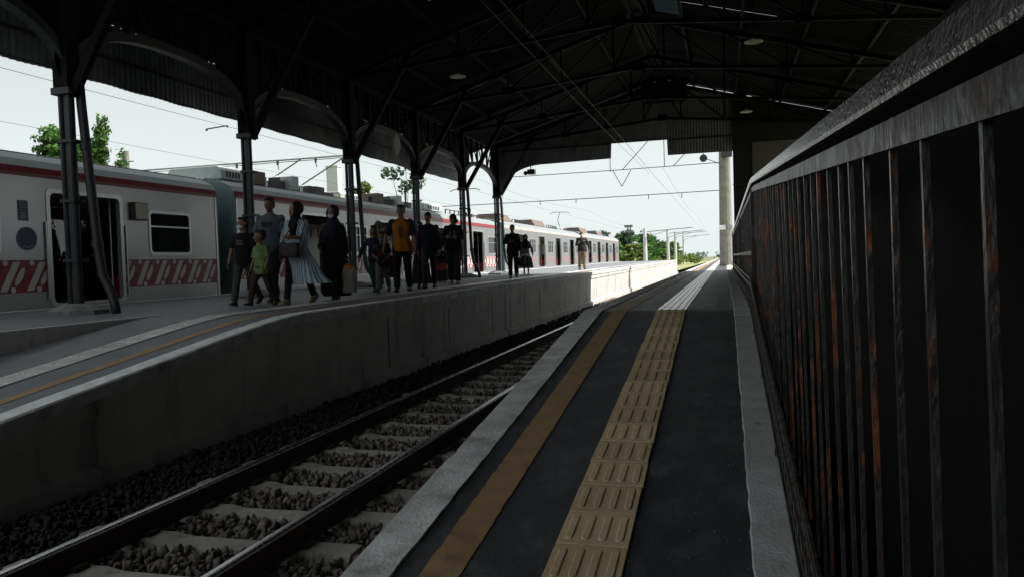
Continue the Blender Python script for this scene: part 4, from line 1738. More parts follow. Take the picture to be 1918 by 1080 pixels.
gan = thing('overhead_gantry', 'lattice beam of an overhead-line gantry above the carriages', 'gantry', (-19, 29, 0))
b = MB()
b.tube([(-17, 0, 4.62), (7.9, 0, 4.62)], .035, M_galv, 6)
b.tube([(-17, 0, 4.50), (4, 0, 4.54)], .018, M_galv, 6)
b.build('beam', gan)
for x in (-0.4, 1.9, 4.0):
    b = MB()
    b.tube([(x, 0, 4.60), (x - 2.2, 0.2, 3.55)], .03, M_galv, 6)
    b.build('strut', gan)
for x in (-9, -6.5, -3.8, -1.2, 0.8, 2.6):
    b = MB()
    b.tube([(x, 0, 4.6), (x, 0, 4.42)], .05, M_brown_box, 6)
    b.tube([(x, 0, 4.42), (x + .05, 0, 4.22)], .018, M_wire, 6)
    b.build('insulator', gan)
b = MB()
b.loft([[(-17 + .2 * c, .2 * s, z) for c, s in ((1, 1), (-1, 1), (-1, -1), (1, -1))][::-1] for z in (-1.98, 4.75)], M_pole)
b.build('post', gan)
for k, (x, y, z, L) in enumerate(((-18.2, 25.0, 5.35, 0.9), (-14.0, 27.5, 5.55, 0.95))):
    t = thing('insulator_bar', ['short insulated wire section hanging in the sky above the near carriage', 'short insulated wire section hanging in the sky beside the third column'][k], 'insulator', (x, y, z))
    b = MB()
    b.tube([(-L / 2, 0, 0), (L / 2, 0, 0.06)], .025, M_wire, 6)
    b.build('rod', t)
    b = MB()
    for s in (-1, 1):
        b.ball((s * L / 2, 0, s * .03), .045, M_wire)
    b.build('end_cap', t)
wires('catenary_wires', 'sagging overhead wires above the carriages', [[(-12.7, y, 4.35 + 0.5 * abs(((y - 29) % 46) / 23 - 1) ** 2) for y in np.arange(-5, 150, 6)], [(-12.7, y, 3.85) for y in (-5, 30, 62, 150)],
                                                                        [(-19.5, y, 4.4) for y in (5, 30, 90, 150)]], .006)
t = thing('concrete_post', 'pale concrete post top rising behind the near carriage roof', 'post', (-28.58, 32, -1.98))
b = MB()
b.loft([[(r_ * math.cos(2 * math.pi * k / 10), r_ * math.sin(2 * math.pi * k / 10), z) for k in range(10)] for r_, z in ((.2, 0), (.135, 8.1))], M_pole)
b.build('shaft', t)
b = MB()
for z in (7.0, 7.55):
    b.box((.08, -.02, z), (.42, .02, z + .04), M_wire)
b.build('cross_pin', t)

# pale poles along the far line
for k, (X, Y, top) in enumerate(((-8.5, 86.5, 3.3), (-8.2, 118, 4.0), (-8.0, 133, 4.3), (-7.9, 158, 4.4))):
    t = thing('lineside_pole', ['widest and nearest pale pole in front of the far trees', 'second pale pole in front of the far trees', 'third pale pole in front of the far trees', 'farthest pale pole at the thin end of the tree row'][k], 'pole', (X, Y, -1.6), 0, 'pale poles along the far line')
    b = MB()
    r0 = .24
    b.loft([[(r_ * math.cos(2 * math.pi * q / 10), r_ * math.sin(2 * math.pi * q / 10), z) for q in range(10)] for r_, z in ((r0, 0), (r0 * .8, top + 1.6))], M_pole_white)
    b.build('shaft', t)
    b = MB()
    b.tube([(0, 0, top + 1.2), (5.2, 0, top + 1.5)], .05, M_galv, 6)
    b.tube([(0, 0, top + .6), (2.6, 0, top + 1.3)], .03, M_galv, 6)
    b.build('bracket_arm', t)
t = thing('lattice_mast', 'dark lattice mast with a boxed top standing in the far trees', 'mast', (-12.3, 104, -1.6))
b = MB()
for sx, sy in ((-1, -1), (1, -1), (1, 1), (-1, 1)):
    b.tube([(sx * .35, sy * .35, 0), (sx * .2, sy * .2, 5.8)], .05, M_wire, 5)
for k in range(10):
    z = k * .58
    w = .35 - .015 * k
    b.bar((-w, -w, z), (w, -w, z + .58), .04, .04, M_wire)
    b.bar((w, w, z), (-w, w, z + .58), .04, .04, M_wire)
b.build('lattice', t)
b = MB()
b.box((-.55, -.3, 5.1), (.55, .3, 5.4), M_galv)
b.box((-.6, -.3, 5.8), (.5, .3, 6.1), M_galv)
b.build('head_box', t)


# ------------------------------------------------------------------ trees
def leaf_cloud(blobs, n, size, material, seed):
    rg_ = np.random.default_rng(seed)
    vol = np.array([b_[3] * b_[4] * b_[5] for b_ in blobs])
    idx = rg_.choice(len(blobs), n, p=vol / vol.sum())
    B = np.array(blobs)[idx]
    d = rg_.normal(size=(n, 3))
    d /= np.linalg.norm(d, axis=1)[:, None]
    rad = rg_.uniform(0.35, 1.0, n) ** 0.5
    # lumpy outline with gaps
    lump = 0.82 + 0.28 * np.sin(d[:, 0] * 5 + B[:, 0]) * np.sin(d[:, 1] * 6 + B[:, 1] * 2) + 0.18 * np.sin(d[:, 2] * 9 + B[:, 2])
    c = B[:, :3] + d * B[:, 3:6] * (rad * lump)[:, None]
    a = rg_.normal(size=(n, 3))
    a /= np.linalg.norm(a, axis=1)[:, None]
    u = np.cross(a, d + rg_.normal(size=(n, 3)) * .5)
    u /= np.linalg.norm(u, axis=1)[:, None] + 1e-6
    v = np.cross(a, u)
    s = size * rg_.uniform(.6, 1.4, n)[:, None]
    V = np.stack([c - u * s * .5, c + v * s * .28, c + u * s * .5, c - v * s * .28], 1).reshape(-1, 3)
    me = bpy.data.meshes.new('crown')
    me.vertices.add(n * 4)
    me.vertices.foreach_set('co', V.reshape(-1))
    me.loops.add(n * 4)
    me.loops.foreach_set('vertex_index', np.arange(n * 4, dtype=np.int32))
    me.polygons.add(n)
    me.polygons.foreach_set('loop_start', np.arange(0, n * 4, 4, dtype=np.int32))
    me.materials.append(material)
    me.update()
    return me


def tree(name, label, loc, blobs, n, size, material, seed, limbs=None, group=None, tr=.18, th=None):
    t = thing(name, label, 'tree', loc, 0, group)
    th = th or min(b_[2] for b_ in blobs)
    b = MB()
    b.tube([(0, 0, 0), (.08, .05, th * .5), (0, 0.05, th)], [tr, tr * .75, tr * .5], M_bark, 8)
    for (x, y, z, rx, ry, rz) in blobs:
        b.tube([(0, 0.03, th * .6), (x * .5, y * .5, (th * .6 + z) / 2), (x, y, z)], [tr * .5, tr * .35, tr * .12], M_bark, 6)
    b.build('trunk', t)
    link('crown', leaf_cloud(blobs, n, size, material, seed), t)
    return t


# tall pruned tree behind the near carriage: upright leafy limbs
def limb(cx, cy, z0, z1, r):
    out = []
    z = z0
    while z < z1:
        k = (z - z0) / (z1 - z0)
        out.append((cx + R.uniform(-.15, .15), cy, z, r * (1 - .35 * k) * R.uniform(.8, 1.1), r * .9, .75))
        z += .5
    return out


tree('pruned_tree', 'bright green pruned tree with upright leafy limbs behind the near carriage', (-27.3, 28, -1.98),
     limb(-1.5, 0, 5.6, 8.6, 1.0) + limb(-0.5, 0.4, 5.5, 7.6, .8) + [(-2.7, 0, 6.3, .7, .6, .5)] + limb(0.7, 0, 5.7, 7.6, .55) + limb(1.0, 0, 7.4, 8.6, .42) + limb(1.75, .2, 5.3, 7.0, .34), 30000, .16, M_leaf, 3, th=5.0)
tree('young_tree', 'small bright green treetop behind the second carriage, left of the white post', (-28.9, 52, -1.98), [(-.8, 0, 6.9, 1.5, 1.0, .8), (.8, 0, 7.1, .8, .7, .6)], 1600, .3, M_leaf2, 4)
tree('young_tree', 'small bright green treetop behind the second carriage, right of the white post', (-26.0, 52, -1.98), [(0, 0, 7.0, 1.0, .8, .9), (.5, 0, 7.8, .6, .6, .5)], 1300, .3, M_leaf2, 5)
t = thing('white_post', 'plain white post between two small green treetops', 'post', (-27.4, 51, -1.98))
b = MB()
b.box((-.45, -.3, 0), (.45, .3, 9.3), M_pole_white)
b.build('shaft', t)
b = MB()
b.box((-.5, -.35, 9.3), (.5, .35, 9.4), M_pole_white)
b.build('cap', t)
tree('sparse_tree', 'thin sparse tree against the sky behind the man in the orange shirt', (-20.6, 48, -1.98), [(-.9, 0, 8.2, .9, .6, .6), (.2, 0, 8.9, .6, .5, .6), (1.0, 0, 7.6, .7, .5, .7), (0.3, 0, 7.2, .9, .6, .5)], 330, .34, M_leaf3, 6, tr=.09)

# far tree row along the line
rowlab = ['tall grey-green tree with a wispy top just past the last carriage', 'yellow-green tree left of the dark mast', 'dark tree behind the lattice mast', 'broad green tree right of the widest pale pole',
          'yellow-green bushy tree right of the widest pale pole', 'rounded dark-topped tree in the middle of the far row', 'green tree between the second and third pale poles', 'low green tree behind the third pale pole',
          'small tree behind the farthest pale pole', 'last low tree at the thin end of the far row']
px_list = [(-15.2, 100, 6.9, 2.6), (-13.6, 98, 5.2, 2.2), (-13.2, 112, 7.6, 2.4), (-12.4, 110, 6.3, 2.9), (-11.0, 100, 4.6, 2.0), (-12.0, 124, 7.2, 2.9), (-11.6, 134, 6.4, 2.7), (-11.0, 146, 6.2, 2.6), (-10.6, 160, 6.0, 2.6), (-9.9, 172, 5.2, 2.4)]
for k, (X, Y, Ht, rr_) in enumerate(px_list):
    bl = []
    for q in range(9):
        bl.append((R.uniform(-1, 1) * rr_ * .75, R.uniform(-1, 1) * rr_ * .6, Ht * R.uniform(.2, .85), rr_ * R.uniform(.35, .6), rr_ * .5, Ht * R.uniform(.12, .2)))
    bl.append((0, 0, Ht * .92, rr_ * .4, rr_ * .4, Ht * .1))
    tree('lineside_tree', rowlab[k], (X, Y, -1.5), [(q_[0], q_[1], q_[2] * .74, q_[3], q_[4], q_[5] * .78) for q_ in bl], 3200, .42, (M_leaf3, M_leaf2, M_leaf3, M_leaf, M_leaf2, M_leaf, M_leaf3, M_leaf, M_leaf2, M_leaf)[k], 20 + k, group='trees along the far line')
b = MB()
rgb_ = np.random.default_rng(99)
bl = [(-14 + i * .55 + rgb_.uniform(-1, 1), 95 + i * 5.5, -0.6 + rgb_.uniform(-.2, .4), 1.4, 1.6, .9) for i in range(16)]
o = link('undergrowth', leaf_cloud(bl, 6000, .4, M_leaf2, 77))
tag(o, 'low green undergrowth along the foot of the far tree row', 'undergrowth', kind='stuff')
# very far horizon scrub and little mast
bl = [(-60 + i * 14 + rgb_.uniform(-4, 4), 700 + rgb_.uniform(-60, 60), 0.5, 8, 6, rgb_.uniform(2, 5)) for i in range(30)]
o = link('distant_woods', leaf_cloud(bl, 3000, 2.2, M_leaf3, 78))
tag(o, 'far thin line of woods on the horizon', 'woods', kind='stuff')

# potted plant
pp = thing('potted_plant', 'dark red-leaved plant in a black pot between two walking people', 'potted plant', (-8.0, 21.2, zh(21.2)))
b = MB()
n = 16
rg = lambda r, z: [(r * math.cos(2 * math.pi * k / n), r * math.sin(2 * math.pi * k / n), z) for k in range(n)]
b.loft([rg(.18, 0.03), rg(.24, .38), rg(.22, .38), rg(.2, .33)], M_pot)
b.build('pot', pp)
b = MB()
b.loft([rg(.245, .345), rg(.262, .35), rg(.262, .395), rg(.245, .40)], M_pot_rim)
b.build('rim', pp)
b = MB()
for s in (-1, 1):
    b.box((s * .1 - .03, -.1, 0), (s * .1 + .03, .1, .035), M_lip_white)
b.build('foot', pp)
b = MB()
b.tube([(0, 0, .3), (.02, 0, .7), (0, 0, 1.25)], [.025, .02, .008], M_bark, 6)
b.build('stem', pp)
link('foliage', leaf_cloud([(0, 0, .75, .22, .22, .25), (.05, 0, 1.15, .17, .17, .22), (-.05, 0, 1.35, .1, .1, .15)], 420, .10, M_leaf_red, 9), pp)

# ------------------------------------------------------------------ people
SKIN = mat('skin_brown', (0.20, 0.105, 0.065), 0.55, var=0.12, scale=12)
SKIN2 = mat('skin_tan', (0.28, 0.155, 0.10), 0.55, var=0.12, scale=12)
HAIR = mat('hair_black', (0.012, 0.010, 0.010), 0.5, var=0.4, scale=40, bump=0.5, bscale=120, stretch=(3, 3, 1))
HAIR_BROWN = mat('cap_brown', (0.10, 0.065, 0.04), 0.7, var=0.3, scale=30)


def cloth(name, col, var=0.25, **k):
    return mat(name, col, 0.88, var=var, scale=k.pop('scale', 9), bump=0.35, bscale=28, spec=0.2, **k)


C_BLACK = cloth('cloth_black', (0.012, 0.012, 0.013))
C_BLACKW = cloth('cloth_black_washed', (0.028, 0.028, 0.031))
C_NAVY = cloth('cloth_navy', (0.020, 0.024, 0.040))
C_GREYBLUE = cloth('cloth_grey_blue', (0.11, 0.13, 0.155))
C_GREY = cloth('cloth_dark_grey', (0.062, 0.06, 0.058))
C_LGREY = cloth('cloth_mid_grey', (0.16, 0.165, 0.165))
C_BROWN = cloth('cloth_dark_brown', (0.045, 0.034, 0.026))
C_KHAKI = cloth('cloth_khaki', (0.27, 0.18, 0.105))
C_ORANGE = cloth('cloth_orange', (0.36, 0.145, 0.014))
C_GREEN = cloth('cloth_lime', (0.14, 0.23, 0.085))
C_PALEGREEN = cloth('cloth_pale_green', (0.30, 0.40, 0.30))
C_TEAL = cloth('cloth_teal', (0.018, 0.075, 0.068))
C_RED = cloth('cloth_dark_red', (0.19, 0.024, 0.022))
C_PALEBLUE = cloth('cloth_pale_blue', (0.34, 0.40, 0.47))
C_MASK = cloth('mask_white', (0.70, 0.72, 0.73), var=0.05)
C_MASKB = cloth('mask_blue_grey', (0.20, 0.26, 0.32), var=0.05)
C_BAG = cloth('bag_canvas', (0.33, 0.30, 0.26))
C_BAG_O = cloth('bag_orange', (0.55, 0.22, 0.03))
C_LEATHER = mat('bag_leather', (0.022, 0.012, 0.009), 0.65, var=0.3, scale=14, bump=0.3)
C_SHOE = mat('shoe_dark', (0.022, 0.018, 0.016), 0.5)
C_SHOE_T = mat('shoe_tan', (0.22, 0.15, 0.09), 0.6)
C_SHOE_W = mat('shoe_white', (0.55, 0.54, 0.52), 0.6)
C_PRINT = mat('shirt_print', (0.16, 0.165, 0.17), 0.8, var=0.3, scale=40)
C_PRINT_D = mat('shirt_print_dark', (0.03, 0.03, 0.035), 0.8, var=0.3, scale=40)
C_EYE = mat('eye_dark', (0.01, 0.008, 0.008), 0.25)
C_LIP = mat('lips', (0.17, 0.06, 0.05), 0.5)


def striped(name, c1, c2, scale):
    m = mat(name, c1, 0.9, var=0.15, scale=8, spec=0.2)
    t = m.node_tree
    mul = [n for n in t.nodes if n.bl_idname == 'ShaderNodeMix'][-1]
    tc = t.nodes.new('ShaderNodeTexCoord')
    sep = t.nodes.new('ShaderNodeSeparateXYZ')
    t.links.new(tc.outputs['Object'], sep.inputs[0])
    at = t.nodes.new('ShaderNodeMath')
    at.operation = 'ARCTAN2'
    t.links.new(sep.outputs[0], at.inputs[0])
    t.links.new(sep.outputs[1], at.inputs[1])
    k = t.nodes.new('ShaderNodeMath')
    k.operation = 'MULTIPLY'
    k.inputs[1].default_value = scale
    t.links.new(at.outputs[0], k.inputs[0])
    s = t.nodes.new('ShaderNodeMath')
    s.operation = 'SINE'
    t.links.new(k.outputs[0], s.inputs[0])
    r = t.nodes.new('ShaderNodeMapRange')
    r.inputs[1].default_value = 0.1
    r.inputs[2].default_value = 0.5
    t.links.new(s.outputs[0], r.inputs[0])
    mx = t.nodes.new('ShaderNodeMix')
    mx.data_type = 'RGBA'
    mx.inputs[6].default_value = (*c1, 1)
    mx.inputs[7].default_value = (*c2, 1)
    t.links.new(r.outputs[0], mx.inputs[0])
    t.links.new(mx.outputs[2], mul.inputs[6])
    return m


C_STRIPE = striped('cloth_blue_stripes', (0.46, 0.54, 0.60), (0.13, 0.19, 0.25), 38)


def remesh(mb, voxel, smooth=3):
    me = mb.mesh('tmp')
    o = bpy.data.objects.new('tmp', me)
    COL.objects.link(o)
    r = o.modifiers.new('r', 'REMESH')
    r.mode = 'VOXEL'
    r.voxel_size = voxel
    if smooth:
        s = o.modifiers.new('s', 'SMOOTH')
        s.factor = 0.5
        s.iterations = smooth
    dg = bpy.context.evaluated_depsgraph_get()
    ev = o.evaluated_get(dg)
    m2 = ev.to_mesh()
    n = len(m2.vertices)
    v = np.empty(n * 3)
    m2.vertices.foreach_get('co', v)
    f = [list(p.vertices) for p in m2.polygons]
    ev.to_mesh_clear()
    bpy.data.objects.remove(o)
    bpy.data.meshes.remove(me)
    return v.reshape(-1, 3), f


def wrinkle(v, amp, seed, fx=26.0):
    if amp == 0:
        return v
    rg_ = np.random.default_rng(seed)
    d = np.zeros(len(v))
    for _ in range(5):
        k = rg_.normal(size=3) * np.array([1, 1, .45]) * fx
        d += np.sin(v @ k + rg_.uniform(0, 6.28))
    c = v.copy()
    c[:, 2] = 0
    c -= c.mean(0)
    nrm = c / (np.linalg.norm(c, axis=1)[:, None] + 1e-4)
    return v + nrm * (d * amp / 2.5)[:, None]


def solid(name, mb, parent, material, voxel=0.012, smooth=3, amp=0.0, seed=1, extra=None):
    v, f = remesh(mb, voxel, smooth)
    v = wrinkle(v, amp, seed)
    b = MB()
    b.add([tuple(p) for p in v], f, material)
    if extra is not None:
        off = len(b.v)
        for i, q in enumerate(extra.f):
            b.f.append([j + off for j in q])
            b.mi.append(b.m(extra.mats[extra.mi[i]]))
        b.v += extra.v
    return b.build(name, parent, smooth=True)


def ell(cx, cy, z, rx, ry, n=20, fold=0.0, nf=7, ph=0.0):
    out = []
    for k in range(n):
        t = 2 * math.pi * k / n
        q = 1 + fold * math.sin(nf * t + ph)
        out.append((cx + rx * q * math.cos(t), cy + ry * q * math.sin(t), z))
    return out


TORSO = [(.80, .150, .105), (.90, .166, .118), (1.0, .152, .108), (1.1, .144, .104), (1.25, .165, .116), (1.35, .172, .104), (1.41, .125, .082), (1.46, .062, .06)]


def person(label, loc, H, hh=.225, yaw=0, female=False, legs=((20, 6), (-16, 24)), arms=((-14, 8, 15, 0), (16, 8, 20, 0)), head=(0, 0), skin=SKIN,
           top=None, bottom=None, hair='short', haircol=HAIR, cover=None, mask=None, shoes=C_SHOE, seed=1, robe=None, skirt=None, tunic=None, wide=1.0, fat=1.0, hood=None, cape=1.0,
           group='people walking on the platform', lift=0.0, name='person', cat='person'):
    t = thing(name, label, cat, loc, math.radians(yaw), group)
    Bs = (H - 1.10 * hh) / 1.46
    w = Bs * wide * (0.93 if female else 1.0)
    rd = math.radians
    # legs
    pts = []
    low = 1e9
    for s, (a, k) in zip((1, -1), legs):
        hip = Vector((s * .088 * w, 0, .90 * Bs))
        kn = hip + Vector((s * .01, -math.sin(rd(a)), -math.cos(rd(a)))) * .43 * Bs
        an = kn + Vector((0, -math.sin(rd(a - k)), -math.cos(rd(a - k)))) * .40 * Bs
        fp = max(-10, min(45, -(a - k) * .8)) if a - k < 0 else -(a - k) * .4
        pts.append([hip, kn, an, fp])
        toe = an + Vector((0, -math.cos(rd(fp)) * .15 * Bs, -math.sin(rd(fp)) * .15 * Bs))
        low = min(low, an.z - .075 * Bs, toe.z - .05 * Bs)
    dz = -low + lift
    D = Vector((0, 0, dz))
    for p in pts:
        for i in range(3):
            p[i] = p[i] + D
    drop = dz
    Z = lambda z: z * Bs + drop
    # arms
    sh_w = (.168 if female else .182) * w
    ap = []
    for s, (a, ab, e, inw) in zip((1, -1), arms):
        S0 = Vector((s * sh_w, 0.01, Z(1.365)))
        u = Vector((s * math.sin(rd(ab)), -math.sin(rd(a)) * math.cos(rd(ab)), -math.cos(rd(a)) * math.cos(rd(ab))))
        E0 = S0 + u * .285 * Bs
        g = Vector((-s * math.sin(rd(inw)) + s * math.sin(rd(ab)) * .4, -math.sin(rd(a + e)) * math.cos(rd(inw)), -math.cos(rd(a + e)) * math.cos(rd(inw)))).normalized()
        W0 = E0 + g * .245 * Bs
        ap.append((S0, E0, W0, g, s))
    # head transform
    hc = Vector((0, -.012, Z(1.46) + hh * .60))
    hs = hh / .225
    HM = Matrix.Rotation(rd(head[0]), 3, 'Z') @ Matrix.Rotation(rd(head[1]), 3, 'X')

    def hp(x, y, z):
        return hc + HM @ Vector((x, y, z)) * hs
    # ---- body
    b = MB()
    b.loft([ell(0, 0, Z(z), rx * w * .97 * fat, ry * Bs * .97 * fat) for z, rx, ry in TORSO], skin)
    b.ball((0, 0, Z(.86)), (.155 * w, .11 * Bs, .11 * Bs), skin)
    b.tube([(0, .012, Z(1.40)), (0, .0, Z(1.46) + .02), tuple(hp(0, .01, -.05))], [.058 * Bs, .052 * Bs, .052 * hs], skin, 12)
    for s, (S0, E0, W0, g, _) in zip((1, -1), ap):
        b.ball(S0, .055 * Bs, skin, nu=10, nv=7)
        b.tube([S0, S0.lerp(E0, .5), E0, E0.lerp(W0, .35), W0, W0 + g * .03], [.049 * Bs, .044 * Bs, .037 * Bs, .039 * Bs, .027 * Bs, .026 * Bs], skin, 10)
    for hip, kn, an, fp in pts:
        b.tube([hip, hip.lerp(kn, .5), kn, kn.lerp(an, .3), an.lerp(kn, .15), an], [.086 * Bs, .075 * Bs, .054 * Bs, .056 * Bs, .038 * Bs, .038 * Bs], skin, 10)
        b.ball(an + Vector((0, -.05, -.035)) * Bs, (.030 * Bs, .085 * Bs, .026 * Bs), skin, Matrix.Rotation(rd(fp), 3, 'X'), 10, 7)
    # head shape
    b.ball(hp(0, .018, .028), (.076 * hs, .094 * hs, .086 * hs), skin, HM)
    b.ball(hp(0, -.028, -.030), (.060 * hs, .062 * hs, .076 * hs), skin, HM)
    b.ball(hp(0, -.052, -.078), (.034 * hs, .036 * hs, .030 * hs), skin, HM)
    b.ball(hp(0, -.068, .020), (.052 * hs, .024 * hs, .018 * hs), skin, HM)
    b.tube([hp(0, -.080, .012), hp(0, -.101, -.024), hp(0, -.085, -.032)], [.010 * hs, .017 * hs, .013 * hs], skin, 8)
    for s in (-1, 1):
        b.ball(hp(s * .076, .012, -.008), (.010 * hs, .020 * hs, .032 * hs), skin, HM, 8, 6)
        b.ball(hp(s * .036, -.058, -.024), (.022 * hs, .022 * hs, .02 * hs), skin, HM, 8, 6)
    # hands with five fingers
    hm = MB()
    for S0, E0, W0, g, s in ap:
        nrm = Vector((-s, 0, 0))
        nrm = (nrm - g * nrm.dot(g)).normalized()
        fw = g.cross(nrm) * s
        if fw.y > 0:
            fw = -fw
        k = Bs * .95
        hm.loft([[W0 + fw * (a_ * k) + nrm * (c_ * k) + g * (q * k) for a_, c_ in ((-.026 * sc, -.013), (.026 * sc, -.013), (.032 * sc, 0), (.026 * sc, .013), (-.026 * sc, .013), (-.032 * sc, 0))] for q, sc in ((-.012, .8), (.03, 1.1), (.085, 1.25))], skin)
        for q, L in ((-.030, .062), (-.010, .076), (.011, .080), (.031, .070)):
            p0 = W0 + fw * (q * k) + g * (.078 * k)
            p1 = p0 + (g * .92 + nrm * .38).normalized() * L * .45 * k
            p2 = p1 + (g * .62 + nrm * .78).normalized() * L * .33 * k
            p3 = p2 + (g * .22 + nrm * .97).normalized() * L * .27 * k
            hm.tube([p0, p1, p2, p3], [.0098 * k, .0092 * k, .0082 * k, .0066 * k], skin, 6)
        p0 = W0 + fw * (.026 * k) + g * (.022 * k)
        p1 = p0 + (fw * .75 + g * .6 + nrm * .3).normalized() * .042 * k
        p2 = p1 + (fw * .2 + g * .85 + nrm * .5).normalized() * .034 * k
        hm.tube([p0, p1, p2], [.0125 * k, .0105 * k, .0078 * k], skin, 6)
    solid('body', b, t, skin, .0105, 2, extra=hm)
    for s in (-1, 1):
        e = MB()
        e.ball(hp(s * .033, -.0735, -.004), (.0125 * hs, .008 * hs, .0065 * hs), C_EYE, HM, 8, 6)
        e.build('eye', t, smooth=True)
    if not mask:
        e = MB()
        e.ball(hp(0, -.0875, -.060), (.022 * hs, .007 * hs, .007 * hs), C_LIP, HM, 10, 6)
        e.build('lips', t, smooth=True)
    # ---- hair or head covering
    if cover is None and hood is None:
        h = MB()
        if hair == 'cap':
            h.ball(hp(0, .018, .048), (.084 * hs, .102 * hs, .074 * hs), haircol, HM)
            h.ball(hp(0, -.085, .052), (.055 * hs, .06 * hs, .010 * hs), haircol, HM)
        else:
            h.ball(hp(0, .030, .044), (.083 * hs, .096 * hs, .083 * hs), haircol, HM)
            h.ball(hp(0, .060, .0), (.072 * hs, .062 * hs, .075 * hs), haircol, HM)
            h.ball(hp(0, -.030, .092), (.064 * hs, .055 * hs, .028 * hs), haircol, HM)
            if hair == 'long':
                h.ball(hp(0, .045, -.05), (.090 * hs, .068 * hs, .11 * hs), haircol, HM)
                for s in (-1, 1):
                    h.ball(hp(s * .076, .0, -.03), (.022 * hs, .05 * hs, .09 * hs), haircol, HM)
        solid('hair', h, t, haircol, .0095, 1, amp=.004, seed=seed, )
    if mask:
        h = MB()
        h.ball(hp(0, -.040, -.052), (.062 * hs, .064 * hs, .054 * hs), mask, HM)
        h.ball(hp(0, -.085, -.036), (.022 * hs, .026 * hs, .022 * hs), mask, HM)
        solid('face_mask', h, t, mask, .009, 1)
    if cover is not None:
        h = MB()
        h.ball(hp(0, .038, .016), (.093 * hs, .104 * hs, .118 * hs), cover, HM)
        rim = [hp(.080 * math.sin(q), -.045 + .02 * math.cos(q), -.014 + .098 * math.cos(q)) for q in np.linspace(0, 2 * math.pi, 19)]
        h.tube(rim, .021 * hs, cover, 8)
        h.ball(hp(0, -.015, -.130), (.078 * hs, .080 * hs, .05 * hs), cover, HM)
        h.loft([ell(0, 0.005, Z(1.46) + .04, .085 * hs, .085 * hs), ell(0, 0, Z(1.42), .15 * w * cape, .115 * Bs, fold=.03), ell(0, -.005, Z(1.34), .205 * w * cape, .150 * Bs, fold=.05, nf=6, ph=seed),
                ell(0, -.012, Z(1.22), .215 * w * cape * cape, .165 * Bs, fold=.05, nf=7, ph=seed + 1), ell(0.0, -.02, Z(1.12), .20 * w * cape * cape, .160 * Bs, fold=.07, nf=7, ph=seed + 2)], cover)
        solid('hijab', h, t, cover, .0115, 2, amp=.005, seed=seed)
    if hood is not None:
        h = MB()
        h.ball(hp(0, .030, .030), (.095 * hs, .106 * hs, .102 * hs), hood, HM)
        h.ball(hp(.02, .05, -.07), (.105 * hs, .075 * hs, .075 * hs), hood, HM)
        solid('hood', h, t, hood, .0115, 2, amp=.005, seed=seed)
    # ---- garments
    if robe is not None:
        h = MB()
        zb = .10 + 0
        a0 = (pts[0][2].y + pts[1][2].y) / 2
        rings = [ell(0, 0, Z(1.44), .11 * w, .08 * Bs), ell(0, 0, Z(1.36), .195 * w, .125 * Bs), ell(0, 0, Z(1.15), .215 * w * fat, .165 * Bs * fat, 28, .03, 6, seed),
                 ell(0, 0, Z(.9), .235 * w * fat, .19 * Bs * fat, 28, .04, 7, seed + .6), ell(0, a0 * .3, Z(.5), .255 * w * fat, .22 * Bs * fat, 28, .07, 7, seed + 1.2), ell(0, a0 * .5, .16 * Bs, .262 * w * fat, .25 * Bs, 28, .10, 7, seed + 1.8), ell(.03, a0 * .5, .07 * Bs, .225 * w * fat, .235 * Bs, 28, .13, 6, seed + 2.2)]
        rings = [[(p[0], p[1], p[2]) for p in (r_ if len(r_) == 28 else ell(r_ and 0, 0, r_[0][2], abs(r_[0][0]), max(q[1] for q in r_), 28))] for r_ in rings]
        h.loft(rings, robe)
        for S0, E0, W0, g, s in ap:
            h.tube([S0 - Vector((s * .03, 0, 0)), S0.lerp(E0, .5), E0, W0.lerp(E0, .05)], [.075 * Bs, .072 * Bs, .066 * Bs, .062 * Bs], robe, 12)
        solid('robe', h, t, robe, .013, 3, amp=.009, seed=seed)
    if top is not None:
        col, sleeve, hem = top[:3]
        h = MB()
        inf = 1.13 * fat
        rr_ = [(hem, .168, .125)] + [(z, rx * 1.02, ry * 1.06) for z, rx, ry in TORSO if hem + .05 < z < 1.43]
        h.loft([ell(0, 0, Z(z), rx * w * inf, ry * Bs * inf, 24, .025 if z < 1.2 else 0, 5, seed) for z, rx, ry in rr_] + [ell(0, .004, Z(1.445), .085 * w, .075 * Bs, 24)], col)
        for S0, E0, W0, g, s in ap:
            if sleeve == 'none':
                continue
            if sleeve == 'short':
                h.tube([S0 - Vector((s * .035, 0, 0)), S0.lerp(E0, .4), S0.lerp(E0, .80)], [.068 * Bs, .066 * Bs, .068 * Bs], col, 12)
            elif sleeve == 'elbow':
                h.tube([S0 - Vector((s * .035, 0, 0)), S0.lerp(E0, .5), E0, E0.lerp(W0, .25)], [.070 * Bs, .066 * Bs, .066 * Bs, .068 * Bs], col, 12)
            else:
                h.tube([S0 - Vector((s * .035, 0, 0)), S0.lerp(E0, .5), E0, E0.lerp(W0, .5), W0.lerp(E0, .04)], [.066 * Bs, .060 * Bs, .054 * Bs, .050 * Bs, .041 * Bs], col, 12)
            h.ball(S0 - Vector((s * .01, 0, .0)), .070 * Bs, col, nu=12, nv=8)
        o = solid(top[3] if len(top) > 3 else 'shirt', h, t, col, .012, 3, amp=.006, seed=seed + 3)
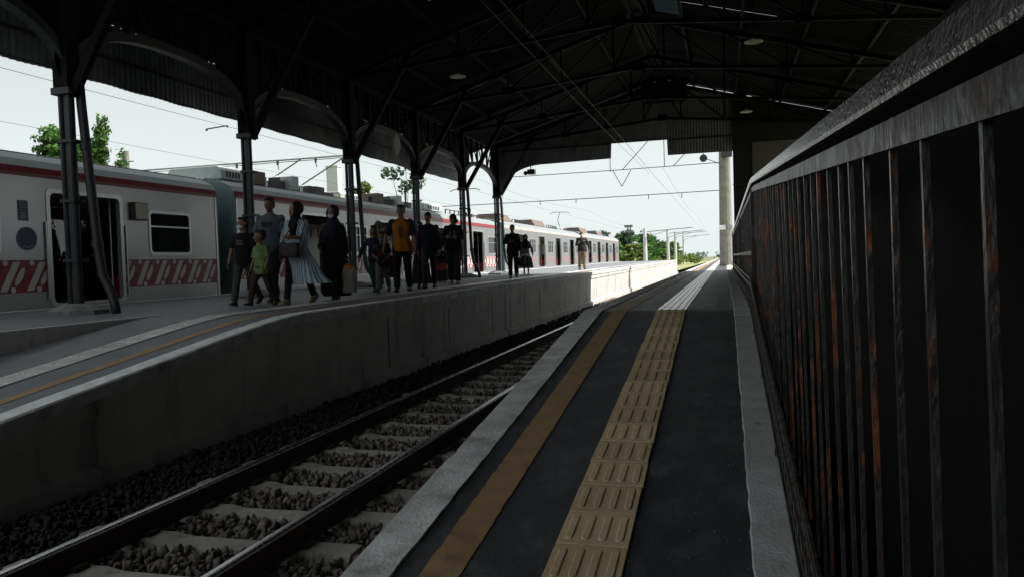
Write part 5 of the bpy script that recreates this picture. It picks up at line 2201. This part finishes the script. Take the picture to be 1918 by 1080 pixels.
    if tunic is not None:
        col = tunic
        h = MB()
        h.loft([ell(0, 0, Z(1.44), .10 * w, .08 * Bs, 28), ell(0, 0, Z(1.35), .19 * w, .122 * Bs, 28), ell(0, 0, Z(1.15), .185 * w, .14 * Bs, 28, .03, 6), ell(0, 0, Z(.95), .205 * w, .16 * Bs, 28, .04, 7),
                ell(.06 * Bs, .01, Z(.72), .265 * w, .19 * Bs, 28, .05, 7, .8), ell(.12 * Bs, .04, Z(.50), .335 * w, .235 * Bs, 28, .07, 7, 1.3), ell(.19 * Bs, .06, Z(.36), .40 * w, .26 * Bs, 28, .08, 7, 1.8)], col)
        for S0, E0, W0, g, s in ap:
            h.ball(S0, .072 * Bs, col, nu=12, nv=8)
            h.tube([S0 - Vector((s * .035, 0, 0)), S0.lerp(E0, .5), E0, E0.lerp(W0, .25)], [.070 * Bs, .068 * Bs, .068 * Bs, .070 * Bs], col, 12)
        solid('tunic', h, t, col, .012, 2, amp=.006, seed=seed)
    if skirt is not None:
        col, zt, zb, r0, r1 = skirt
        h = MB()
        h.loft([ell(0, 0, Z(zt), .155 * w * fat, .12 * Bs * fat, 32), ell(0, 0, Z(zt) * .72 + zb * .28, r0 * w, r0 * .82 * Bs, 32, .05, 8, seed), ell(0, .01, Z(zt) * .3 + zb * .7, (r0 * .45 + r1 * .55) * w, (r0 * .4 + r1 * .5) * .85 * Bs, 32, .08, 8, seed + .5),
                ell(0, .01, zb, r1 * w, r1 * .85 * Bs, 32, .10, 8, seed + 1)], col)
        solid('skirt', h, t, col, .012, 2, amp=.006, seed=seed + 4)
    if bottom is not None:
        col, end, loose = bottom
        h = MB()
        h.ball((0, 0, Z(.88)), (.168 * w * fat, .128 * Bs * fat, .13 * Bs), col)
        h.loft([ell(0, 0, Z(.86), .168 * w * fat, .125 * Bs * fat), ell(0, 0, Z(1.0), .158 * w * fat, .116 * Bs * fat)], col)
        for hip, kn, an, fp in pts:
            e_ = kn.lerp(an, end)
            h.tube([hip + Vector((0, 0, .02)), hip.lerp(kn, .5), kn, kn.lerp(e_, .5), e_], [.098 * Bs * fat, .086 * Bs * loose, .069 * Bs * loose, .066 * Bs * loose, .060 * Bs * loose], col, 12)
        solid('trousers', h, t, col, .0125, 3, amp=.007, seed=seed + 7)
    for hip, kn, an, fp in pts:
        h = MB()
        M3 = Matrix.Rotation(rd(fp), 3, 'X')
        n = 12
        sec = [(-.078, .034, .075, 0), (-.05, .044, .092, 0), (.0, .047, .088, 0), (.06, .051, .066, 0), (.12, .049, .05, 0), (.168, .032, .036, 0)]
        rings = []
        for yv, hw, ht, _ in sec:
            ring = []
            for a_, c_ in ((-1, 0), (-1, .55), (-.55, 1), (.55, 1), (1, .55), (1, 0)):
                ring.append(an + M3 @ (Vector((a_ * hw, -yv, -.075 + c_ * ht)) * Bs))
            rings.append(ring)
        h.loft(rings, shoes)
        h.build('shoe', t, smooth=True, bevel=.004)
    t['_'] = 0
    del t['_']
    return dict(root=t, B=Bs, Z=Z, w=w, arms=ap, legs=pts, hp=hp, hs=hs)


def front_print(p, z0, z1, x0, x1, material, rows, seed, depth=.155, name='shirt_print'):
    """flat print on the chest, following the body's curve"""
    rg_ = random.Random(seed)
    b = MB()
    Bs = p['B']
    for i in range(rows):
        za = p['Z'](z0 + (z1 - z0) * i / rows)
        zb_ = p['Z'](z0 + (z1 - z0) * (i + .7) / rows)
        x = x0
        while x < x1:
            wd = rg_.uniform(.012, .03)
            xa, xb = x * Bs, min(x + wd, x1) * Bs
            yf = lambda q: -depth * Bs * math.sqrt(max(0.05, 1 - (q / (.21 * Bs)) ** 2))
            b.add([(xa, yf(xa), za), (xb, yf(xb), za), (xb, yf(xb), zb_), (xa, yf(xa), zb_), (xa, yf(xa) + .03, za), (xb, yf(xb) + .03, za), (xb, yf(xb) + .03, zb_), (xa, yf(xa) + .03, zb_)],
                  [(0, 1, 2, 3), (4, 7, 6, 5), (0, 4, 5, 1), (3, 2, 6, 7), (0, 3, 7, 4), (1, 5, 6, 2)], material)
            x += wd + rg_.uniform(.006, .016)
    b.build(name, p['root'], smooth=False)


def zp(x, y):
    return (LOW(y) if x > -7.1 else zh(y)) + .010


def at(x, y):
    return (x, y, zp(x, y))


W1 = ((22, 8), (-18, 22))
W2 = ((-18, 24), (22, 8))
A1 = ((-16, 7, 12, 0), (18, 7, 18, 0))
A2 = ((18, 7, 18, 0), (-16, 7, 12, 0))

pA = person('boy in a black printed T-shirt and white mask walking at the front left', at(-7.36, 10.65), 1.41, .205, yaw=6, legs=W2, arms=((6, 12, 10, 0), (6, 14, 12, 0)), head=(-28, 0), skin=SKIN2,
            top=(C_BLACK, 'short', .80, 'shirt'), bottom=(C_GREY, .97, 1.05), mask=C_MASK, seed=11)
front_print(pA, 1.20, 1.30, -.07, .07, C_PRINT, 2, 3, .150)
pB = person('tall man in a grey-blue T-shirt behind the boy in green', at(-7.33, 11.38), 1.78, .235, yaw=12, legs=W1, arms=((4, 10, 8, 0), (2, 16, 6, 0)), skin=SKIN, top=(C_GREYBLUE, 'short', .82), bottom=(C_BLACKW, .98, 1.1), seed=12, head=(-6, 0))
front_print(pB, 1.24, 1.32, -.10, .08, C_GREY, 2, 8, .150)
pC = person('small boy in a lime green T-shirt and dark trousers', at(-6.82, 10.30), 1.17, .195, yaw=-14, legs=((-16, 18), (26, 10)), arms=((8, 12, 20, 0), (6, 10, 14, 0)), head=(-34, 0), skin=SKIN, top=(C_GREEN, 'short', .76), bottom=(C_BROWN, .97, 1.15), seed=13, fat=1.06)
front_print(pC, 1.16, 1.36, -.10, .10, C_PALEGREEN, 3, 5, .152)
front_print(pC, .90, .98, -.09, .10, C_PRINT_D, 1, 6, .158)
pD = person('woman in a dark hijab and long pale blue striped tunic with a flying hem', at(-6.46, 10.74), 1.61, .225, yaw=2, female=True, legs=((-20, 14), (20, 6)), arms=((30, 8, 62, 30), (10, 12, 8, 0)), head=(-30, 4), skin=SKIN2,
            tunic=C_STRIPE, cover=C_BLACK, cape=.66, bottom=(C_BLACK, .98, .95), shoes=C_SHOE_T, seed=14)
pE = person('woman in a black hijab, white mask and long black robe', at(-6.35, 11.72), 1.58, .225, yaw=10, female=True, legs=((12, 4), (-12, 10)), arms=((2, 9, 6, 0), (14, 8, 40, 10)), head=(-12, 4), skin=SKIN2, robe=C_BLACK, cover=C_NAVY, mask=C_MASK, seed=15, fat=1.12)
pF = person('girl in a dark sweater and teal trousers holding out her arm', at(-6.98, 14.6), 1.37, .205, yaw=8, female=True, legs=((8, 4), (-10, 12)), arms=((8, 10, 10, 0), (10, 38, 6, 0)), head=(-18, 0), skin=SKIN2, top=(C_NAVY, 'long', .78, 'sweater'), bottom=(C_TEAL, .97, 1.15), hair='long', seed=16)
pG = person('person in a grey head covering mostly hidden behind the children', (-8.21, 17.41, zp(-8.21, 17.41)), 1.66, .225, yaw=14, female=True, legs=W1, arms=A1, skin=SKIN, top=(C_LGREY, 'long', .80, 'blouse'), bottom=(C_GREY, .97, 1.1), cover=C_LGREY, seed=17)
pH = person('young boy in a dark T-shirt and pale grey trousers led by the man in orange', at(-6.60, 14.14), 1.24, .20, yaw=14, legs=((-20, 22), (20, 8)), arms=((16, 10, 40, 28), (14, 10, 55, 30)), head=(6, 8), skin=SKIN, top=(C_NAVY, 'short', .76), bottom=(C_LGREY, .97, 1.12), mask=C_MASKB, seed=18)
front_print(pH, 1.0, 1.25, -.10, .02, C_RED, 3, 2, .150)
pI = person('man in an orange T-shirt with black sleeves and black trousers', at(-6.19, 14.2), 1.75, .235, yaw=16, legs=((-12, 14), (18, 6)), arms=((4, 10, 8, 0), (8, 24, 12, 0)), head=(-8, 0), skin=SKIN2, top=(C_ORANGE, 'none', .80), bottom=(C_BLACK, .98, 1.1), seed=19)
for s in (-1, 1):
    b2 = MB()
    S0, E0, W0, g, s_ = pI['arms'][0 if s > 0 else 1]
    b2.ball(S0 - Vector((s * .01, 0, 0)), .083, C_BLACKW, nu=12, nv=8)
    b2.tube([S0, S0.lerp(E0, .45), S0.lerp(E0, .88)], [.078, .076, .080], C_BLACKW, 12)
    b2.loft([ell(s * .055, .0, pI['Z'](1.445), .035, .06, 12), ell(s * .12, .0, pI['Z'](1.38), .07, .10, 12)], C_BLACKW)
    solid('sleeve', b2, pI['root'], C_BLACKW, .012, 3, amp=.004, seed=4 + s)
front_print(pI, 1.08, 1.30, -.035, .035, C_PRINT_D, 4, 4, .156)
pJ = person('woman in a grey mask and dark red jacket with a long black skirt', at(-6.66, 16.3), 1.50, .215, yaw=14, female=True, legs=((10, 4), (-10, 10)), arms=A1, skin=SKIN2, top=(C_RED, 'long', .85, 'jacket'), skirt=(C_BLACKW, 1.0, .10, .20, .30), mask=C_MASKB, hair='long', seed=20)
pK = person('man in a dark sweatshirt and dark grey jeans', at(-6.43, 16.25), 1.72, .23, yaw=18, legs=((-14, 10), (22, 30)), arms=((4, 9, 10, 0), (2, 8, 8, 0)), head=(-10, 0), skin=SKIN2, top=(C_NAVY, 'long', .79, 'sweatshirt'), bottom=(C_GREY, .98, 1.05), hair='cap', haircol=HAIR, seed=21)
pL = person('woman in a black hooded top and flared black trousers looking down', at(-6.82, 18.98), 1.80, .225, yaw=12, female=True, legs=((8, 3), (-10, 8)), arms=((24, 12, 72, 32), (26, 14, 70, 36)), head=(-28, 16), skin=SKIN2, top=(C_BLACK, 'long', .80, 'hooded_top'), bottom=(C_BLACKW, .99, 1.35), hood=C_BLACK, shoes=C_SHOE_T, seed=22, wide=1.1, fat=1.1)
b = MB()
for s in (-1, 1):
    b.tube([(s * .05, -.10, pL['Z'](1.40)), (s * .055, -.165, pL['Z'](1.22)), (s * .05, -.16, pL['Z'](1.08))], .008, C_MASK, 6)
    b2 = MB()
    b2.tube([(s * .05, -.10, pL['Z'](1.41)), (s * .055, -.168, pL['Z'](1.22)), (s * .05, -.165, pL['Z'](1.08))], .008, C_MASK, 6)
    b2.build('drawstring', pL['root'])
pM = person('man dressed all in black walking by the last column', at(-6.5, 23.65), 1.69, .23, yaw=18, legs=((24, 30), (-6, 4)), arms=((6, 9, 14, 0), (24, 20, 80, 50)), skin=SKIN, top=(C_BLACK, 'long', .78, 'jacket'), bottom=(C_BLACK, .98, 1.15), seed=23, fat=1.05)
pN = person('woman in a grey jacket over a pale shirt and full dark skirt', at(-7.47, 29.08), 1.55, .22, yaw=16, female=True, legs=((14, 8), (-10, 10)), arms=((-6, 22, 20, 0), (6, 10, 14, 0)), skin=SKIN, top=(C_GREYBLUE, 'long', .86, 'jacket'), skirt=(C_BLACKW, .88, .24, .27, .34), cover=C_BLACK, shoes=C_SHOE_W, seed=24)
b = MB()
b.loft([ell(0, 0, pN['Z'](.74), .225 * pN['w'], .19 * pN['B'], 28, .05, 7), ell(0, 0, pN['Z'](.90), .185 * pN['w'], .15 * pN['B'], 28, .02, 7)], C_PALEBLUE)
b.build('shirt_hem', pN['root'], smooth=True)
pO = person('man in a black jacket and khaki trousers walking in the sun', at(-6.43, 35.58), 1.78, .235, yaw=16, legs=((6, 4), (-8, 14)), arms=((6, 20, 8, 0), (18, 12, 100, 20)), skin=SKIN2, top=(C_BLACKW, 'long', .82, 'jacket'), bottom=(C_KHAKI, .98, 1.12), hair='cap', haircol=HAIR_BROWN, mask=C_MASK, seed=25, wide=1.06)
front_print(pO, 1.28, 1.31, .06, .13, C_MASK, 1, 2, .15, 'chest_badge')
# passengers in the near carriage
pW = person('woman in black robes and hijab standing inside the open train door', (-11.95, 12.38, -.47), 1.62, .225, yaw=70, female=True, legs=((2, 2), (-2, 2)), arms=((10, 8, 50, 20), (6, 8, 40, 20)), head=(-30, 6), skin=SKIN2, robe=C_BLACK, cover=C_BLACK, seed=26, group='passengers inside the near carriage')
pX = person('masked passenger at the left edge of the open train door', (-11.75, 11.05, -.47), 1.60, .22, yaw=60, legs=((2, 2), (-2, 2)), arms=((6, 8, 10, 0), (6, 8, 10, 0)), head=(-10, 0), skin=SKIN2, top=(C_BLACKW, 'long', .78), bottom=(C_BLACKW, .98, 1.05), mask=C_MASK, seed=27, group='passengers inside the near carriage')
pY = person('child with a pale bag strap standing in the middle of the open train door', (-12.2, 12.1, -.47), 1.18, .195, yaw=40, legs=((2, 2), (-2, 2)), arms=((10, 8, 30, 10), (10, 8, 30, 10)), skin=SKIN2, top=(C_LGREY, 'short', .78), bottom=(C_BLACKW, .98, 1.1), seed=28, group='passengers inside the near carriage')

# things they carry
def bag(name, label, p, size, material, rim=None, strap=None, rz=0.0, cat='bag', strapmat=None):
    t = thing(name, label, cat, p, rz)
    sx, sy, sz = size
    b = MB()
    rings = []
    for z, k in ((0, .86), (.03, .96), (sz * .45, 1.04), (sz * .85, .97), (sz, .86)):
        ring = []
        for i in range(20):
            a = 2 * math.pi * i / 20
            c, s = math.cos(a), math.sin(a)
            e = .55
            ring.append((sx * k * math.copysign(abs(c) ** e, c), sy * k * math.copysign(abs(s) ** e, s) * (1 + .12 * math.sin(3 * a + z * 20)), z))
        rings.append(ring)
    b.loft(rings, material)
    b.build('body', t, smooth=True)
    if rim:
        b = MB()
        b.ball((0, 0, sz), (sx * .86, sy * .9, sz * .22), rim)
        b.build('contents', t, smooth=True)
    if strap:
        b = MB()
        for s in strap:
            b.tube(s, .010, strapmat or material, 6)
        b.build('strap', t)
    return t


rt = pD['root']
bag('handbag', 'dark leather handbag held against the striped tunic', (rt.location.x + .04, rt.location.y - .27, rt.location.z + pD['Z'](.80)), (.165, .07, .22), C_LEATHER,
    strap=[[(.15, 0, .2), (.20, .12, .5), (.13, .2, .66)], [(-.15, 0, .2), (-.02, .05, .42), (.08, .12, .6)]], rz=.1)
S0, E0, W0, g, s = pE['arms'][0]
hw = pE['root'].matrix_basis @ (W0 + g * .09)
bag('shopping_bag', 'pale canvas shopping bag with an orange top carried by the woman in black', (hw.x + .02, hw.y, hw.z - .56), (.165, .085, .40), C_BAG, rim=C_BAG_O, strap=[[(-.10, .02, .38), (-.05, .01, .53), (.0, .0, .56), (.05, 0, .53), (.10, .02, .38)]])
S0, E0, W0, g, s = pM['arms'][0]
hw = pM['root'].matrix_basis @ (W0 + g * .09)
bag('hand_bag', 'small black bag hanging from the hand of the man in black', (hw.x + .02, hw.y - .02, hw.z - .37), (.13, .06, .24), C_LEATHER, strap=[[(-.08, 0, .22), (0, 0, .37), (.08, 0, .22)]])
